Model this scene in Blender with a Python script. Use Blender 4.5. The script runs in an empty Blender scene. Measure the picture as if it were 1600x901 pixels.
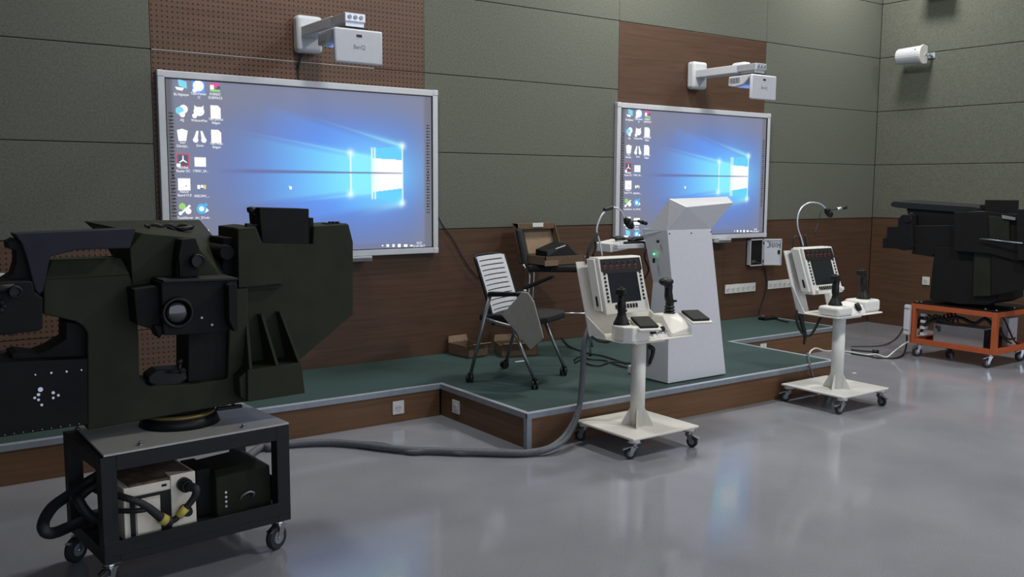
import bpy, bmesh, math, random
import numpy as np
from mathutils import Vector, Matrix, Euler
random.seed(7)
SC = bpy.context.scene
COL = SC.collection

# ------------------------------------------------------------------ camera
F_PX, YAW, PITCH, ROLL = 1431.1, .6197, .1119, .0054
CAM = Vector((0, -6.2718, 1.5714))
_f = Vector((math.sin(YAW)*math.cos(PITCH), math.cos(YAW)*math.cos(PITCH), -math.sin(PITCH)))
_r0 = Vector((math.cos(YAW), -math.sin(YAW), 0)); _u0 = _r0.cross(_f)
_r = _r0*math.cos(ROLL) + _u0*math.sin(ROLL); _u = _u0*math.cos(ROLL) - _r0*math.sin(ROLL)
cd = bpy.data.cameras.new('camera'); cam = bpy.data.objects.new('camera', cd); COL.objects.link(cam)
cd.sensor_width = 36; cd.sensor_fit = 'HORIZONTAL'; cd.lens = F_PX/1600*36; cd.clip_start = .05; cd.clip_end = 100
M = Matrix.Identity(4)
for i in range(3):
    M[i][0], M[i][1], M[i][2], M[i][3] = _r[i], _u[i], -_f[i], CAM[i]
cam.matrix_world = M
SC.camera = cam

# ------------------------------------------------------------------ exposure, world, lamps
SC.view_settings.view_transform = 'Standard'; SC.view_settings.look = 'None'
SC.view_settings.gamma = 1; SC.view_settings.use_curve_mapping = False
SC.view_settings.exposure = 0.0
W = bpy.data.worlds.new('world'); SC.world = W; W.use_nodes = True
W.node_tree.nodes['Background'].inputs[0].default_value = (.70, .75, .88, 1)
W.node_tree.nodes['Background'].inputs[1].default_value = 1.55
CEIL = 4.7
LAMPS = [(8.6, -.75, 58), (5.6, -.95, 82), (2.4, -1.3, 60), (8.3, -4.4, 85), (5.4, -4.6, 108)]

def at(px, py, x=None, y=None, z=None):
    """the point of the room seen at a photograph pixel on a plane x=, y= or z="""
    d = _f + _r*((px-800)/F_PX) - _u*((py-450.5)/F_PX)
    if x is not None: t = (x-CAM.x)/d.x
    elif y is not None: t = (y-CAM.y)/d.y
    else: t = (z-CAM.z)/d.z
    return CAM + d*t

# ------------------------------------------------------------------ materials
def srgb(c):
    return tuple((v/12.92 if v <= .04045 else ((v+.055)/1.055)**2.4) for v in c)
def _nt(name):
    m = bpy.data.materials.new(name); m.use_nodes = True
    nt = m.node_tree; b = nt.nodes['Principled BSDF']
    return m, nt, b
def mat(name, col, rough=.5, metal=0, var=.12, scale=30, bump=0, spec=.5, stretch=(1, 1, 1), emit=None, es=1):
    """procedural paint / plastic / metal: sRGB 0-255 colour with noise variation"""
    m, nt, b = _nt(name); L = nt.links
    c = srgb([v/255 for v in col])
    tc = nt.nodes.new('ShaderNodeTexCoord'); mp = nt.nodes.new('ShaderNodeMapping'); mp.inputs['Scale'].default_value = stretch
    L.new(tc.outputs['Object'], mp.inputs[0])
    n = nt.nodes.new('ShaderNodeTexNoise'); n.inputs['Scale'].default_value = scale; n.inputs['Detail'].default_value = 4
    L.new(mp.outputs[0], n.inputs[0])
    r = nt.nodes.new('ShaderNodeValToRGB'); e = r.color_ramp.elements
    e[0].position, e[1].position = .3, .7
    e[0].color = (*[v*(1-var) for v in c], 1); e[1].color = (*[min(1, v*(1+var)) for v in c], 1)
    L.new(n.outputs['Fac'], r.inputs[0]); L.new(r.outputs[0], b.inputs['Base Color'])
    b.inputs['Roughness'].default_value = rough; b.inputs['Metallic'].default_value = metal
    b.inputs['Specular IOR Level'].default_value = spec
    if bump:
        bp = nt.nodes.new('ShaderNodeBump'); bp.inputs['Strength'].default_value = bump; bp.inputs['Distance'].default_value = .004
        L.new(n.outputs['Fac'], bp.inputs['Height']); L.new(bp.outputs[0], b.inputs['Normal'])
    if emit:
        b.inputs['Emission Color'].default_value = (*srgb([v/255 for v in emit]), 1); b.inputs['Emission Strength'].default_value = es
    return m
def math_node(nt, op, a, b=None, clamp=False):
    n = nt.nodes.new('ShaderNodeMath'); n.operation = op; n.use_clamp = clamp
    for i, v in enumerate((a, b)):
        if v is None: continue
        if isinstance(v, (int, float)): n.inputs[i].default_value = v
        else: nt.links.new(v, n.inputs[i])
    return n.outputs[0]
def wood(name, base, holes=None, rough=.42, axis='X'):
    """laminated board, grain along x (or y); holes = pitch of drilled acoustic holes"""
    m, nt, b = _nt(name); L = nt.links
    c = np.array(srgb([v/255 for v in base]))
    tc = nt.nodes.new('ShaderNodeTexCoord'); mp = nt.nodes.new('ShaderNodeMapping')
    mp.inputs['Scale'].default_value = (1.1, 30, 26) if axis == 'X' else (30, 1.1, 26)
    L.new(tc.outputs['Object'], mp.inputs[0])
    n = nt.nodes.new('ShaderNodeTexNoise'); n.inputs['Scale'].default_value = 1.6; n.inputs['Detail'].default_value = 7; n.inputs['Roughness'].default_value = .65
    L.new(mp.outputs[0], n.inputs[0])
    r = nt.nodes.new('ShaderNodeValToRGB'); e = r.color_ramp.elements
    e[0].position, e[1].position = .28, .72
    e[0].color = (*(c*.70), 1); e[1].color = (*(c*1.22), 1)
    el = r.color_ramp.elements.new(.5); el.color = (*(c*np.array([1.02, .98, .95])), 1)
    L.new(n.outputs['Fac'], r.inputs[0]); out = r.outputs[0]
    if holes:
        s = nt.nodes.new('ShaderNodeSeparateXYZ'); L.new(tc.outputs['Object'], s.inputs[0])
        def cell(o): 
            return math_node(nt, 'SUBTRACT', math_node(nt, 'FRACT', math_node(nt, 'DIVIDE', o, holes)), .5)
        u, v = cell(s.outputs['X']), cell(s.outputs['Z'])
        d = math_node(nt, 'SQRT', math_node(nt, 'ADD', math_node(nt, 'MULTIPLY', u, u), math_node(nt, 'MULTIPLY', v, v)))
        k = math_node(nt, 'LESS_THAN', d, .18)
        mx = nt.nodes.new('ShaderNodeMix'); mx.data_type = 'RGBA'; L.new(k, mx.inputs['Factor']); L.new(out, mx.inputs['A'])
        mx.inputs['B'].default_value = (.006, .005, .004, 1); out = mx.outputs['Result']
    L.new(out, b.inputs['Base Color']); b.inputs['Roughness'].default_value = rough
    b.inputs['Specular IOR Level'].default_value = .3
    return m
MT = {}
MT['felt'] = mat('acoustic_felt', (96, 99, 90), .95, var=.16, scale=70, bump=.5, spec=.15)
MT['groove'] = mat('dark_groove', (38, 38, 34), .9)
MT['wood'] = wood('brown_laminate', (80, 61, 49))
MT['wood_holes'] = wood('drilled_brown_laminate', (92, 70, 56), .0333)
MT['fascia'] = wood('stage_fascia_laminate', (102, 76, 54))
MT['fascia_y'] = wood('stage_return_laminate', (98, 73, 54), axis='Y')
MT['carpet'] = mat('green_vinyl', (53, 73, 70), .62, var=.14, scale=160, bump=.15, spec=.25)
MT['alu'] = mat('brushed_aluminium', (212, 220, 230), .4, .75, var=.06)
MT['alu_dull'] = mat('dull_aluminium', (140, 148, 156), .5, .5, var=.08)
MT['ceiling'] = mat('ceiling_paint', (150, 150, 148), .9)
MT['white'] = mat('white_powder_coat', (212, 212, 208), .42, var=.03)
MT['ivory'] = mat('ivory_powder_coat', (216, 214, 205), .42, var=.03)
MT['frame_w'] = mat('grey_white_plastic', (190, 194, 200), .4, var=.03)
MT['podium'] = mat('podium_white_lacquer', (197, 199, 205), .38, var=.02)
MT['black'] = mat('black_plastic', (14, 15, 17), .5, spec=.35, var=.2)
MT['black_soft'] = mat('black_rubber', (14, 15, 18), .8, var=.2)
MT['black_paint'] = mat('matt_black_paint', (15, 15, 16), .7, spec=.25, var=.2, scale=20)
MT['olive'] = mat('olive_green_paint', (43, 46, 33), .7, spec=.2, var=.14, scale=9, bump=.06)
MT['olive_dark'] = mat('dark_olive_paint', (32, 35, 26), .7, spec=.2, var=.14, scale=9)
MT['bluegrey'] = mat('blue_grey_paint', (40, 41, 50), .7, spec=.25, var=.1, scale=12)
MT['steel_dark'] = mat('dark_grey_steel', (29, 30, 33), .6, 0, spec=.3, var=.1)
MT['plate'] = mat('pale_grey_laminate', (170, 170, 166), .45, var=.06, scale=60)
MT['chrome'] = mat('chrome', (205, 208, 212), .2, 1, var=.03)
MT['steel'] = mat('satin_steel', (140, 143, 146), .35, .8, var=.05)
MT['rubber'] = mat('castor_rubber', (36, 37, 40), .7, var=.15)
MT['orange'] = mat('orange_paint', (165, 80, 42), .5, var=.08, scale=25)
MT['cardboard'] = mat('cardboard', (126, 108, 88), .9, var=.1, scale=40)
MT['cardboard_d'] = mat('cardboard_outside', (98, 80, 62), .9, var=.1, scale=40)
MT['mesh_w'] = mat('white_chair_plastic', (190, 194, 200), .5, var=.04)
MT['tablet'] = mat('grey_tablet_laminate', (138, 137, 130), .5, var=.06)
MT['cable_g'] = mat('grey_cable', (84, 88, 94), .6, var=.15, scale=50)
MT['cable_b'] = mat('black_cable', (24, 25, 27), .6, var=.15)
MT['cable_w'] = mat('white_cable', (200, 200, 196), .5, var=.05)
MT['socket'] = mat('socket_white', (206, 206, 198), .4, var=.03)
MT['gold'] = mat('yellow_zinc', (128, 112, 72), .5, .5)
MT['yellow'] = mat('yellow_tape', (190, 176, 80), .6)
MT['cream'] = mat('cream_paint', (222, 216, 200), .5, var=.05)
MT['dirty'] = mat('grimy_metal', (92, 76, 62), .8, var=.45, scale=30)
MT['glass'] = mat('lens_glass', (10, 12, 16), .04, var=0, spec=1)
MT['display'] = mat('dark_display', (30, 34, 38), .18, var=0, spec=.5)
MT['red'] = mat('dim_red_digits', (90, 22, 22), .5, emit=(120, 26, 22), es=.05)
MT['led'] = mat('green_led', (40, 200, 110), .4, emit=(60, 255, 150), es=4)
MT['pc'] = mat('galvanised_case', (146, 152, 158), .45, .25, var=.05, scale=15)
MT['vent'] = mat('vent_dark', (60, 64, 70), .7)
MT['ink'] = mat('marker_ink', (58, 58, 84), .8)
MT['mark'] = mat('printed_marks', (34, 36, 44), .7)
MT['text_dark'] = mat('printed_logo', (118, 122, 130), .6)
MT['lens_blue'] = mat('projector_window', (120, 130, 160), .3, emit=(110, 140, 215), es=.8)

def floor_mat():
    m, nt, b = _nt('grey_epoxy_floor'); L = nt.links
    tc = nt.nodes.new('ShaderNodeTexCoord')
    n1 = nt.nodes.new('ShaderNodeTexNoise'); n1.inputs['Scale'].default_value = 1.3; n1.inputs['Detail'].default_value = 5
    n2 = nt.nodes.new('ShaderNodeTexNoise'); n2.inputs['Scale'].default_value = 140; n2.inputs['Detail'].default_value = 3
    L.new(tc.outputs['Object'], n1.inputs[0]); L.new(tc.outputs['Object'], n2.inputs[0])
    f = math_node(nt, 'ADD', math_node(nt, 'MULTIPLY', n1.outputs['Fac'], .55), math_node(nt, 'MULTIPLY', n2.outputs['Fac'], .45))
    r = nt.nodes.new('ShaderNodeValToRGB'); e = r.color_ramp.elements
    e[0].position, e[1].position = .36, .64
    a, c = srgb([v/255 for v in (121, 124, 131)]), srgb([v/255 for v in (142, 145, 152)])
    e[0].color = (*a, 1); e[1].color = (*c, 1)
    L.new(f, r.inputs[0]); L.new(r.outputs[0], b.inputs['Base Color'])
    rr = math_node(nt, 'ADD', math_node(nt, 'MULTIPLY', n1.outputs['Fac'], .05), .085); L.new(rr, b.inputs['Roughness'])
    b.inputs['Specular IOR Level'].default_value = .5
    n3 = nt.nodes.new('ShaderNodeTexNoise'); n3.inputs['Scale'].default_value = 9; n3.inputs['Detail'].default_value = 2
    L.new(tc.outputs['Object'], n3.inputs[0])
    bp = nt.nodes.new('ShaderNodeBump'); bp.inputs['Strength'].default_value = .02; bp.inputs['Distance'].default_value = .02
    L.new(n3.outputs['Fac'], bp.inputs['Height']); L.new(bp.outputs[0], b.inputs['Normal'])
    return m
MT['floor'] = floor_mat()

# ------------------------------------------------------------------ object helpers
class MB:
    """collects shapes and links them as one mesh object"""
    def __init__(s, *mats):
        s.bm = bmesh.new(); s.mats = list(mats); s.mi = 0
    def use(s, m):
        if m not in s.mats: s.mats.append(m)
        s.mi = s.mats.index(m); return s
    def _face(s, vs, smooth=False):
        try:
            f = s.bm.faces.new(vs); f.material_index = s.mi; f.smooth = smooth; return f
        except ValueError: return None
    def box(s, lo, hi, rot=None, bev=0):
        c = [(a+b)/2 for a, b in zip(lo, hi)]; d = [abs(b-a)/2 for a, b in zip(lo, hi)]
        q = rot or Matrix.Identity(3)
        v = [s.bm.verts.new(Vector(c) + q @ Vector((d[0]*i, d[1]*j, d[2]*k))) for k in (-1, 1) for j in (-1, 1) for i in (-1, 1)]
        fs = [s._face([v[i] for i in f]) for f in ((0, 2, 3, 1), (4, 5, 7, 6), (0, 1, 5, 4), (2, 6, 7, 3), (0, 4, 6, 2), (1, 3, 7, 5))]
        if bev:
            es = set(e for f in fs for e in f.edges)
            r = bmesh.ops.bevel(s.bm, geom=list(es), offset=bev, segments=3, profile=.5, affect='EDGES', material=-1)
            for f in r['faces']: f.material_index = s.mi; f.smooth = True
        return s
    def cyl(s, p0, p1, r0, r1=None, n=20, cap=True):
        r1 = r0 if r1 is None else r1
        p0, p1 = Vector(p0), Vector(p1); a = (p1-p0).normalized()
        t = a.cross(Vector((0, 0, 1)) if abs(a.z) < .9 else Vector((1, 0, 0))).normalized(); b = a.cross(t)
        ra = [s.bm.verts.new(p0 + (t*math.cos(2*math.pi*i/n) + b*math.sin(2*math.pi*i/n))*r0) for i in range(n)]
        rb = [s.bm.verts.new(p1 + (t*math.cos(2*math.pi*i/n) + b*math.sin(2*math.pi*i/n))*r1) for i in range(n)]
        for i in range(n): s._face([ra[i], ra[(i+1) % n], rb[(i+1) % n], rb[i]], True)
        if cap: s._face(ra[::-1]); s._face(rb)
        return s
    def tube(s, pts, r, n=10, smooth=3, cap=True):
        """round tube along a smoothed path; r a number or one per point"""
        P = [Vector(p) for p in pts]; R = list(r) if isinstance(r, (list, tuple)) else [r]*len(P)
        if smooth > 1 and len(P) > 2:
            Q, RR = [], []
            for i in range(len(P)-1):
                a, b, c, d = P[max(i-1, 0)], P[i], P[i+1], P[min(i+2, len(P)-1)]
                for k in range(smooth):
                    t = k/smooth
                    Q.append(.5*((2*b)+(c-a)*t+(2*a-5*b+4*c-d)*t*t+(3*b-a-3*c+d)*t**3)); RR.append(R[i]*(1-t)+R[i+1]*t)
            Q.append(P[-1]); RR.append(R[-1]); P, R = Q, RR
        rings = []; t = None
        for i, p in enumerate(P):
            d = (P[min(i+1, len(P)-1)]-P[max(i-1, 0)]).normalized()
            if t is None: t = d.cross(Vector((0, 0, 1)) if abs(d.z) < .9 else Vector((1, 0, 0))).normalized()
            else:
                t = (t-d*t.dot(d)).normalized()
            b = d.cross(t)
            rings.append([s.bm.verts.new(p+(t*math.cos(2*math.pi*k/n)+b*math.sin(2*math.pi*k/n))*R[i]) for k in range(n)])
        for A, B in zip(rings, rings[1:]):
            for k in range(n): s._face([A[k], A[(k+1) % n], B[(k+1) % n], B[k]], True)
        if cap: s._face(rings[0][::-1]); s._face(rings[-1])
        return s
    def loft(s, A, B):
        """solid between two matching outlines"""
        a = [s.bm.verts.new(Vector(p)) for p in A]; b = [s.bm.verts.new(Vector(p)) for p in B]
        n = len(a)
        for i in range(n): s._face([a[i], a[(i+1) % n], b[(i+1) % n], b[i]])
        s._face(a[::-1]); s._face(b)
        return s
    def slab(s, px, y, depth, grow=0):
        """outline seen in the photograph on the plane y, given its real thickness behind it"""
        A = [at(p[0], p[1], y=y) for p in px]
        return s.loft(A, [p+Vector((0, depth, 0)) for p in A])
    def poly(s, pts, off):
        A = [Vector(p) for p in pts]; return s.loft(A, [p+Vector(off) for p in A])
    def hull(s, pts):
        v = [s.bm.verts.new(Vector(p)) for p in pts]
        r = bmesh.ops.convex_hull(s.bm, input=v)
        for g in r['geom']:
            if isinstance(g, bmesh.types.BMFace): g.material_index = s.mi
        junk = [g for g in r['geom_interior']+r['geom_unused'] if isinstance(g, bmesh.types.BMVert)]
        if junk: bmesh.ops.delete(s.bm, geom=junk, context='VERTS')
        return s
    def lathe(s, prof, c=(0, 0, 0), n=28, axis='Z'):
        rings = []
        for r, h in prof:
            ring = []
            for k in range(n):
                a = 2*math.pi*k/n; x, y = r*math.cos(a), r*math.sin(a)
                v = {'Z': (x, y, h), 'Y': (x, h, y), 'X': (h, x, y)}[axis]
                ring.append(s.bm.verts.new(Vector(c)+Vector(v)))
            rings.append(ring)
        for A, B in zip(rings, rings[1:]):
            for k in range(n): s._face([A[k], A[(k+1) % n], B[(k+1) % n], B[k]], True)
        s._face(rings[0][::-1]); s._face(rings[-1])
        return s
    def ball(s, c, r, sc=(1, 1, 1)):
        m = Matrix.Translation(Vector(c)) @ Matrix.Diagonal((r*sc[0], r*sc[1], r*sc[2], 1))
        g = bmesh.ops.create_uvsphere(s.bm, u_segments=18, v_segments=12, radius=1, matrix=m)
        for v in g['verts']:
            for f in v.link_faces: f.material_index = s.mi; f.smooth = True
        return s
    def build(s, name, parent=None, bevel=0, world=False, seg=2):
        """world=True: the shapes were given in room coordinates"""
        bmesh.ops.recalc_face_normals(s.bm, faces=s.bm.faces)
        if world and parent is not None:
            s.bm.transform(root_matrix(parent).inverted())
        me = bpy.data.meshes.new(name); s.bm.to_mesh(me); s.bm.free()
        for m in s.mats: me.materials.append(m if not isinstance(m, str) else MT[m])
        o = bpy.data.objects.new(name, me); COL.objects.link(o)
        if parent is not None: o.parent = parent
        if bevel:
            b = o.modifiers.new('edge', 'BEVEL'); b.width = bevel; b.segments = seg; b.limit_method = 'ANGLE'; b.angle_limit = math.radians(40)
        return o
def root_matrix(o):
    m = Matrix.Translation(o.location) @ o.rotation_euler.to_matrix().to_4x4()
    return (root_matrix(o.parent) @ m) if o.parent else m
def tag(o, label=None, cat=None, group=None, kind=None):
    if label: o['label'] = label
    if cat: o['category'] = cat
    if group: o['group'] = group
    if kind: o['kind'] = kind
    return o
def thing(name, label, cat, loc=(0, 0, 0), rz=0, group=None):
    o = bpy.data.objects.new(name, None); COL.objects.link(o)
    o.empty_display_size = .1; o.location = loc; o.rotation_euler = (0, 0, rz)
    return tag(o, label, cat, group)
def copy_tree(o, parent=None):
    c = o.copy(); COL.objects.link(c)
    if parent is not None: c.parent = parent
    for ch in [k for k in bpy.data.objects if k.parent == o]: copy_tree(ch, c)
    return c
def text_mesh(body, size, mname, name='lettering', parent=None, loc=(0, 0, 0), rot=(math.pi/2, 0, 0), ext=.0004, align='CENTER', space=1, sx=1):
    cu = bpy.data.curves.new('t', 'FONT'); cu.body = body; cu.size = size; cu.extrude = ext; cu.align_x = align; cu.align_y = 'CENTER'; cu.space_character = space
    t = bpy.data.objects.new('t', cu); COL.objects.link(t); bpy.context.view_layer.update()
    me = bpy.data.meshes.new_from_object(t.evaluated_get(bpy.context.evaluated_depsgraph_get()))
    bpy.data.objects.remove(t); bpy.data.curves.remove(cu)
    me.materials.clear(); me.materials.append(MT[mname])
    me.transform(Matrix.Diagonal((sx, 1, 1, 1)))
    if name is None: return me
    o = bpy.data.objects.new(name, me); COL.objects.link(o); o.location = loc; o.rotation_euler = rot
    if parent is not None: o.parent = parent
    return o
def RZ(a): return Matrix.Rotation(a, 3, 'Z')
# ------------------------------------------------------------------ room shell
XR = 9.62; XL = -2.6; YF = -9.5
ZW = 1.223
ZS = [1.223, 1.827, 2.4325, 3.034, 3.634, 4.24, CEIL]
def struct(o): o['kind'] = 'structure'; return o
m = MB('floor'); m.box((XL-.2, YF, -.2), (XR+.2, .2, 0)); struct(m.build('floor'))
m = MB('ceiling'); m.box((XL-.2, YF, CEIL), (XR+.2, .2, CEIL+.15)); struct(m.build('ceiling'))
wb = MB('groove'); wb.box((XL-.2, .03, 0), (XR+.2, .2, CEIL)); wb = struct(wb.build('wall_back'))
wr = MB('groove'); wr.box((XR+.03, YF, 0), (XR+.2, .03, CEIL)); wr = struct(wr.build('wall_right'))
wl = MB('felt'); wl.box((XL-.2, YF, 0), (XL, .03, CEIL)); struct(wl.build('wall_left'))
G = .0022
def panel(name, m_, x0, x1, z0, z1, parent, bev=.004, proud=0):
    p = MB(m_); p.box((x0+G*.5, -proud, z0+G), (x1-G*.5, .032, z1-G)); return p.build(name, parent, bevel=bev)
# felt and wood bays of the back wall
for i in range(len(ZS)-1):
    z0, z1 = ZS[i], ZS[i+1]
    panel('felt_panel', 'felt', XL, 1.602, z0, z1, wb)
    panel('felt_panel', 'felt', 3.63, 5.636, z0, z1, wb)
    panel('felt_panel', 'felt', 7.641, XR, z0, z1, wb)
    if z0 > 3.0: panel('felt_panel', 'felt', 5.636, 7.641, z0, z1, wb)
for z0, z1 in ((1.223, 2.4325), (2.4325, 3.634), (3.634, CEIL)):
    panel('wood_panel', 'wood_holes', 1.602, 3.63, z0, z1, wb, .002, 0)
panel('wood_panel', 'wood', 5.636, 7.641, 1.223, 3.034, wb, .002)
for x0, x1, mm in ((XL, .2, 'wood_holes'), (.2, 2.16, 'wood_holes'), (2.16, 4.6, 'wood'), (4.6, 7.1, 'wood'), (7.1, XR, 'wood')):
    zz = (0, .612, ZW) if mm == 'wood_holes' else (0, ZW)
    for z0, z1 in zip(zz, zz[1:]): panel('wood_panel', mm, x0, x1, z0, z1, wb, .001, -.004)
# right wall
def rpanel(name, m_, y0, y1, z0, z1, bev=.006, inset=0):
    p = MB(m_); p.box((XR+inset, y0+G*.5, z0+G), (XR+.032, y1-G*.5, z1-G)); return p.build(name, wr, bevel=bev)
for i in range(len(ZS)-1):
    for y0, y1 in ((-2.9, 0), (-6, -2.9), (YF, -6)): rpanel('felt_panel', 'felt', y0, y1, ZS[i], ZS[i+1])
for y0, y1 in ((-2.4, 0), (-4.9, -2.4), (YF, -4.9)): rpanel('wood_panel', 'wood_side', y0, y1, 0, ZW, .001, .004) if 'wood_side' in MT else rpanel('wood_panel', MT.setdefault('wood_side', wood('side_laminate', (84, 64, 50), axis='Y')), y0, y1, 0, ZW, .001, .004)

m = MB('frame_w'); m.box((1.61, -.0015, 2.4315), (3.2, .002, 2.4345)); struct(m.build('seam_highlight_1'))  # pale strip along the seam stands in for light caught by panel edges
# ceiling luminaires (the room's own light)
lamp_mat = mat('luminaire_diffuser', (235, 235, 230), .5, emit=(255, 250, 240), es=2.2)
for i, (x, y, p) in enumerate(LAMPS):
    t = thing('ceiling_light', 'square ceiling light panel number %s from the screens, glowing dimly' % ('first second third fourth fifth'.split()[i]), 'ceiling light', (x, y, CEIL-.07), group='ceiling light panels')
    t['label'] = ['square ceiling light over the orange trolley by the wall', 'square ceiling light over the white lectern', 'square ceiling light over the stage corner', 'square ceiling light farthest right above the open floor', 'square ceiling light in the middle of the room'][i]
    h = MB('white'); h.box((-.32, -.32, 0), (.32, .32, .07)); h.build('housing', t, .004)
    d = MB(lamp_mat); d.box((-.29, -.29, -.006), (.29, .29, .002)); d.build('diffuser', t)
    ld = bpy.data.lights.new('panel_light', 'AREA'); ld.shape = 'SQUARE'; ld.size = .42; ld.energy = p; ld.color = (1, .97, .92)
    lo = bpy.data.objects.new('panel_light', ld); COL.objects.link(lo); lo.parent = t; lo.location = (0, 0, -.015)

# ------------------------------------------------------------------ stage
SH = .2207
S = [(-2.55, -.981), (3.177, -.981), (3.177, -1.981), (6.192, -1.981), (6.192, -.929), (7.728, -.929), (7.728, -.006), (-2.55, -.006)]
st = thing('stage_platform', 'low stage platform with green top, wood fascia and aluminium edging under the screens', 'stage', (3, -1, 0))
m = MB('carpet'); m.poly([(x, y, SH-.03) for x, y in S], (0, 0, .028)); m.build('stage_floor', st, world=True)
def inset(k):
    # outline pulled in by k
    return [(-2.55, -.981+k), (3.177-0, -.981+k), (3.177+k, -.981+k), (3.177+k, -1.981+k), (6.192-k, -1.981+k), (6.192-k, -.929+k), (7.728-k, -.929+k), (7.728-k, -.006)]
for i, (a, b) in enumerate(zip(S[:6], S[1:7])):
    (x0, y0), (x1, y1) = a, b
    lo = (min(x0, x1), min(y0, y1)); hi = (max(x0, x1), max(y0, y1)); horiz = abs(y0-y1) < 1e-6
    if horiz: L0, H0 = (lo[0]+.012*(i != 0), lo[1]+.012, 0), (hi[0]-.012*(i in (2, 4)), lo[1]+.03, SH-.032)
    else:
        w = 3.177 if i == 1 else lo[0]
        L0, H0 = ((w+.012, lo[1]+.03, 0), (w+.03, hi[1]+.012, SH-.032)) if i == 1 else ((w-.03, lo[1]+.03*(i == 3), 0), (w-.012, hi[1]+(.0 if i != 3 else .012), SH-.032))
    q = MB('fascia' if horiz else 'fascia_y'); q.box(L0, H0); q.build('fascia_board', st, world=True)
    # aluminium nosing: flat top strip plus front lip
    e = MB('alu', 'alu_dull')
    if horiz:
        e.box((lo[0]-(0 if i else 0), lo[1], SH-.003), (hi[0], lo[1]+.032, SH+.001)); e.use('alu_dull'); e.box((lo[0]+(0), lo[1]-.001, SH-.034), (hi[0], lo[1]+.011, SH-.003))
    elif i == 1:
        e.box((3.177, lo[1]+.032, SH-.003), (3.209, hi[1]+.032, SH+.001)); e.use('alu_dull'); e.box((3.176, lo[1]+.011, SH-.034), (3.188, hi[1], SH-.003))
    else:
        e.box((lo[0]-.032, lo[1]+.032, SH-.003), (lo[0], hi[1]+(.032 if i == 3 else 0), SH+.001)); e.use('alu_dull'); e.box((lo[0]-.011, lo[1]+.011, SH-.034), (lo[0]+.001, hi[1], SH-.003))
    e.build('edge_strip', st, world=True)
for x, y, sx in ((3.177, -1.981, 1), (6.192, -1.981, -1), (7.728, -.929, -1)):
    c = MB('alu_dull'); c.box((min(x, x+sx*.035), y, 0), (max(x, x+sx*.035), y+.012, SH-.034)); c.box((min(x, x+sx*.012), y+.012, 0), (max(x, x+sx*.012), y+.035, SH-.034))
    c.build('corner_profile', st, world=True)

# ------------------------------------------------------------------ sockets
def socket(name, label, origin, nx, w=.086, h=.09, n=1, holes=True, group=None):
    """origin: centre on the surface; nx: facing -Y ('y') or -X ('x')"""
    t = thing(name, label, 'socket', origin, 0 if nx == 'y' else -math.pi/2, group)
    p = MB('socket'); p.box((-w*n/2, -.009, -h/2), (w*n/2, 0, h/2)); p.build('cover_plate', t, .003)
    for i in range(n):
        cx = (i-(n-1)/2)*w
        q = MB('frame_w', 'vent'); q.lathe([(.021, -.0125), (.023, -.012), (.023, -.0085)], (cx, 0, 0), 20, 'Y')
        q.use('vent'); q.cyl((cx-.009, -.0135, 0), (cx-.009, -.011, 0), .0035, n=8); q.cyl((cx+.009, -.0135, 0), (cx+.009, -.011, 0), .0035, n=8)
        q.build('outlet', t)
    return t
socket('wall_socket', 'white wall socket in the stage front near the cart', (2.855, -.969, .1), 'y')
socket('wall_socket', 'white wall socket in the short return face of the stage', (3.189, -1.17, .098), 'x')
socket('wall_socket', 'white wall socket in the recessed stage face behind the lectern', (6.62, -.917, .115), 'y')
socket('socket_strip', 'long white socket strip on the wall beside the lectern', (7.36, -.001, .535), 'y', .0775, .09, 6)
socket('socket_strip', 'white socket strip on the wall behind the right white console', (7.985, -.001, .54), 'y', .0775, .088, 5)
socket('wall_socket', 'single white socket low on the right wall beside the dark turret', (XR, -.705, .545), 'x')
socket('wall_socket', 'white wall socket at the left edge of the drilled panel', (.66, -.001, .985), 'y')
# ------------------------------------------------------------------ interactive whiteboards
# local frame: origin at lower left corner on the wall; x right, z up, front towards -y
BW, BH, BF = 2.1, 1.262, .047
BX = (1.626, 5.594); BZ = (1.039, 1.054)
def loc1(px, py):
    p = at(px, py, y=-.04); return (p.x-BX[0], p.z-BZ[0])

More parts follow.
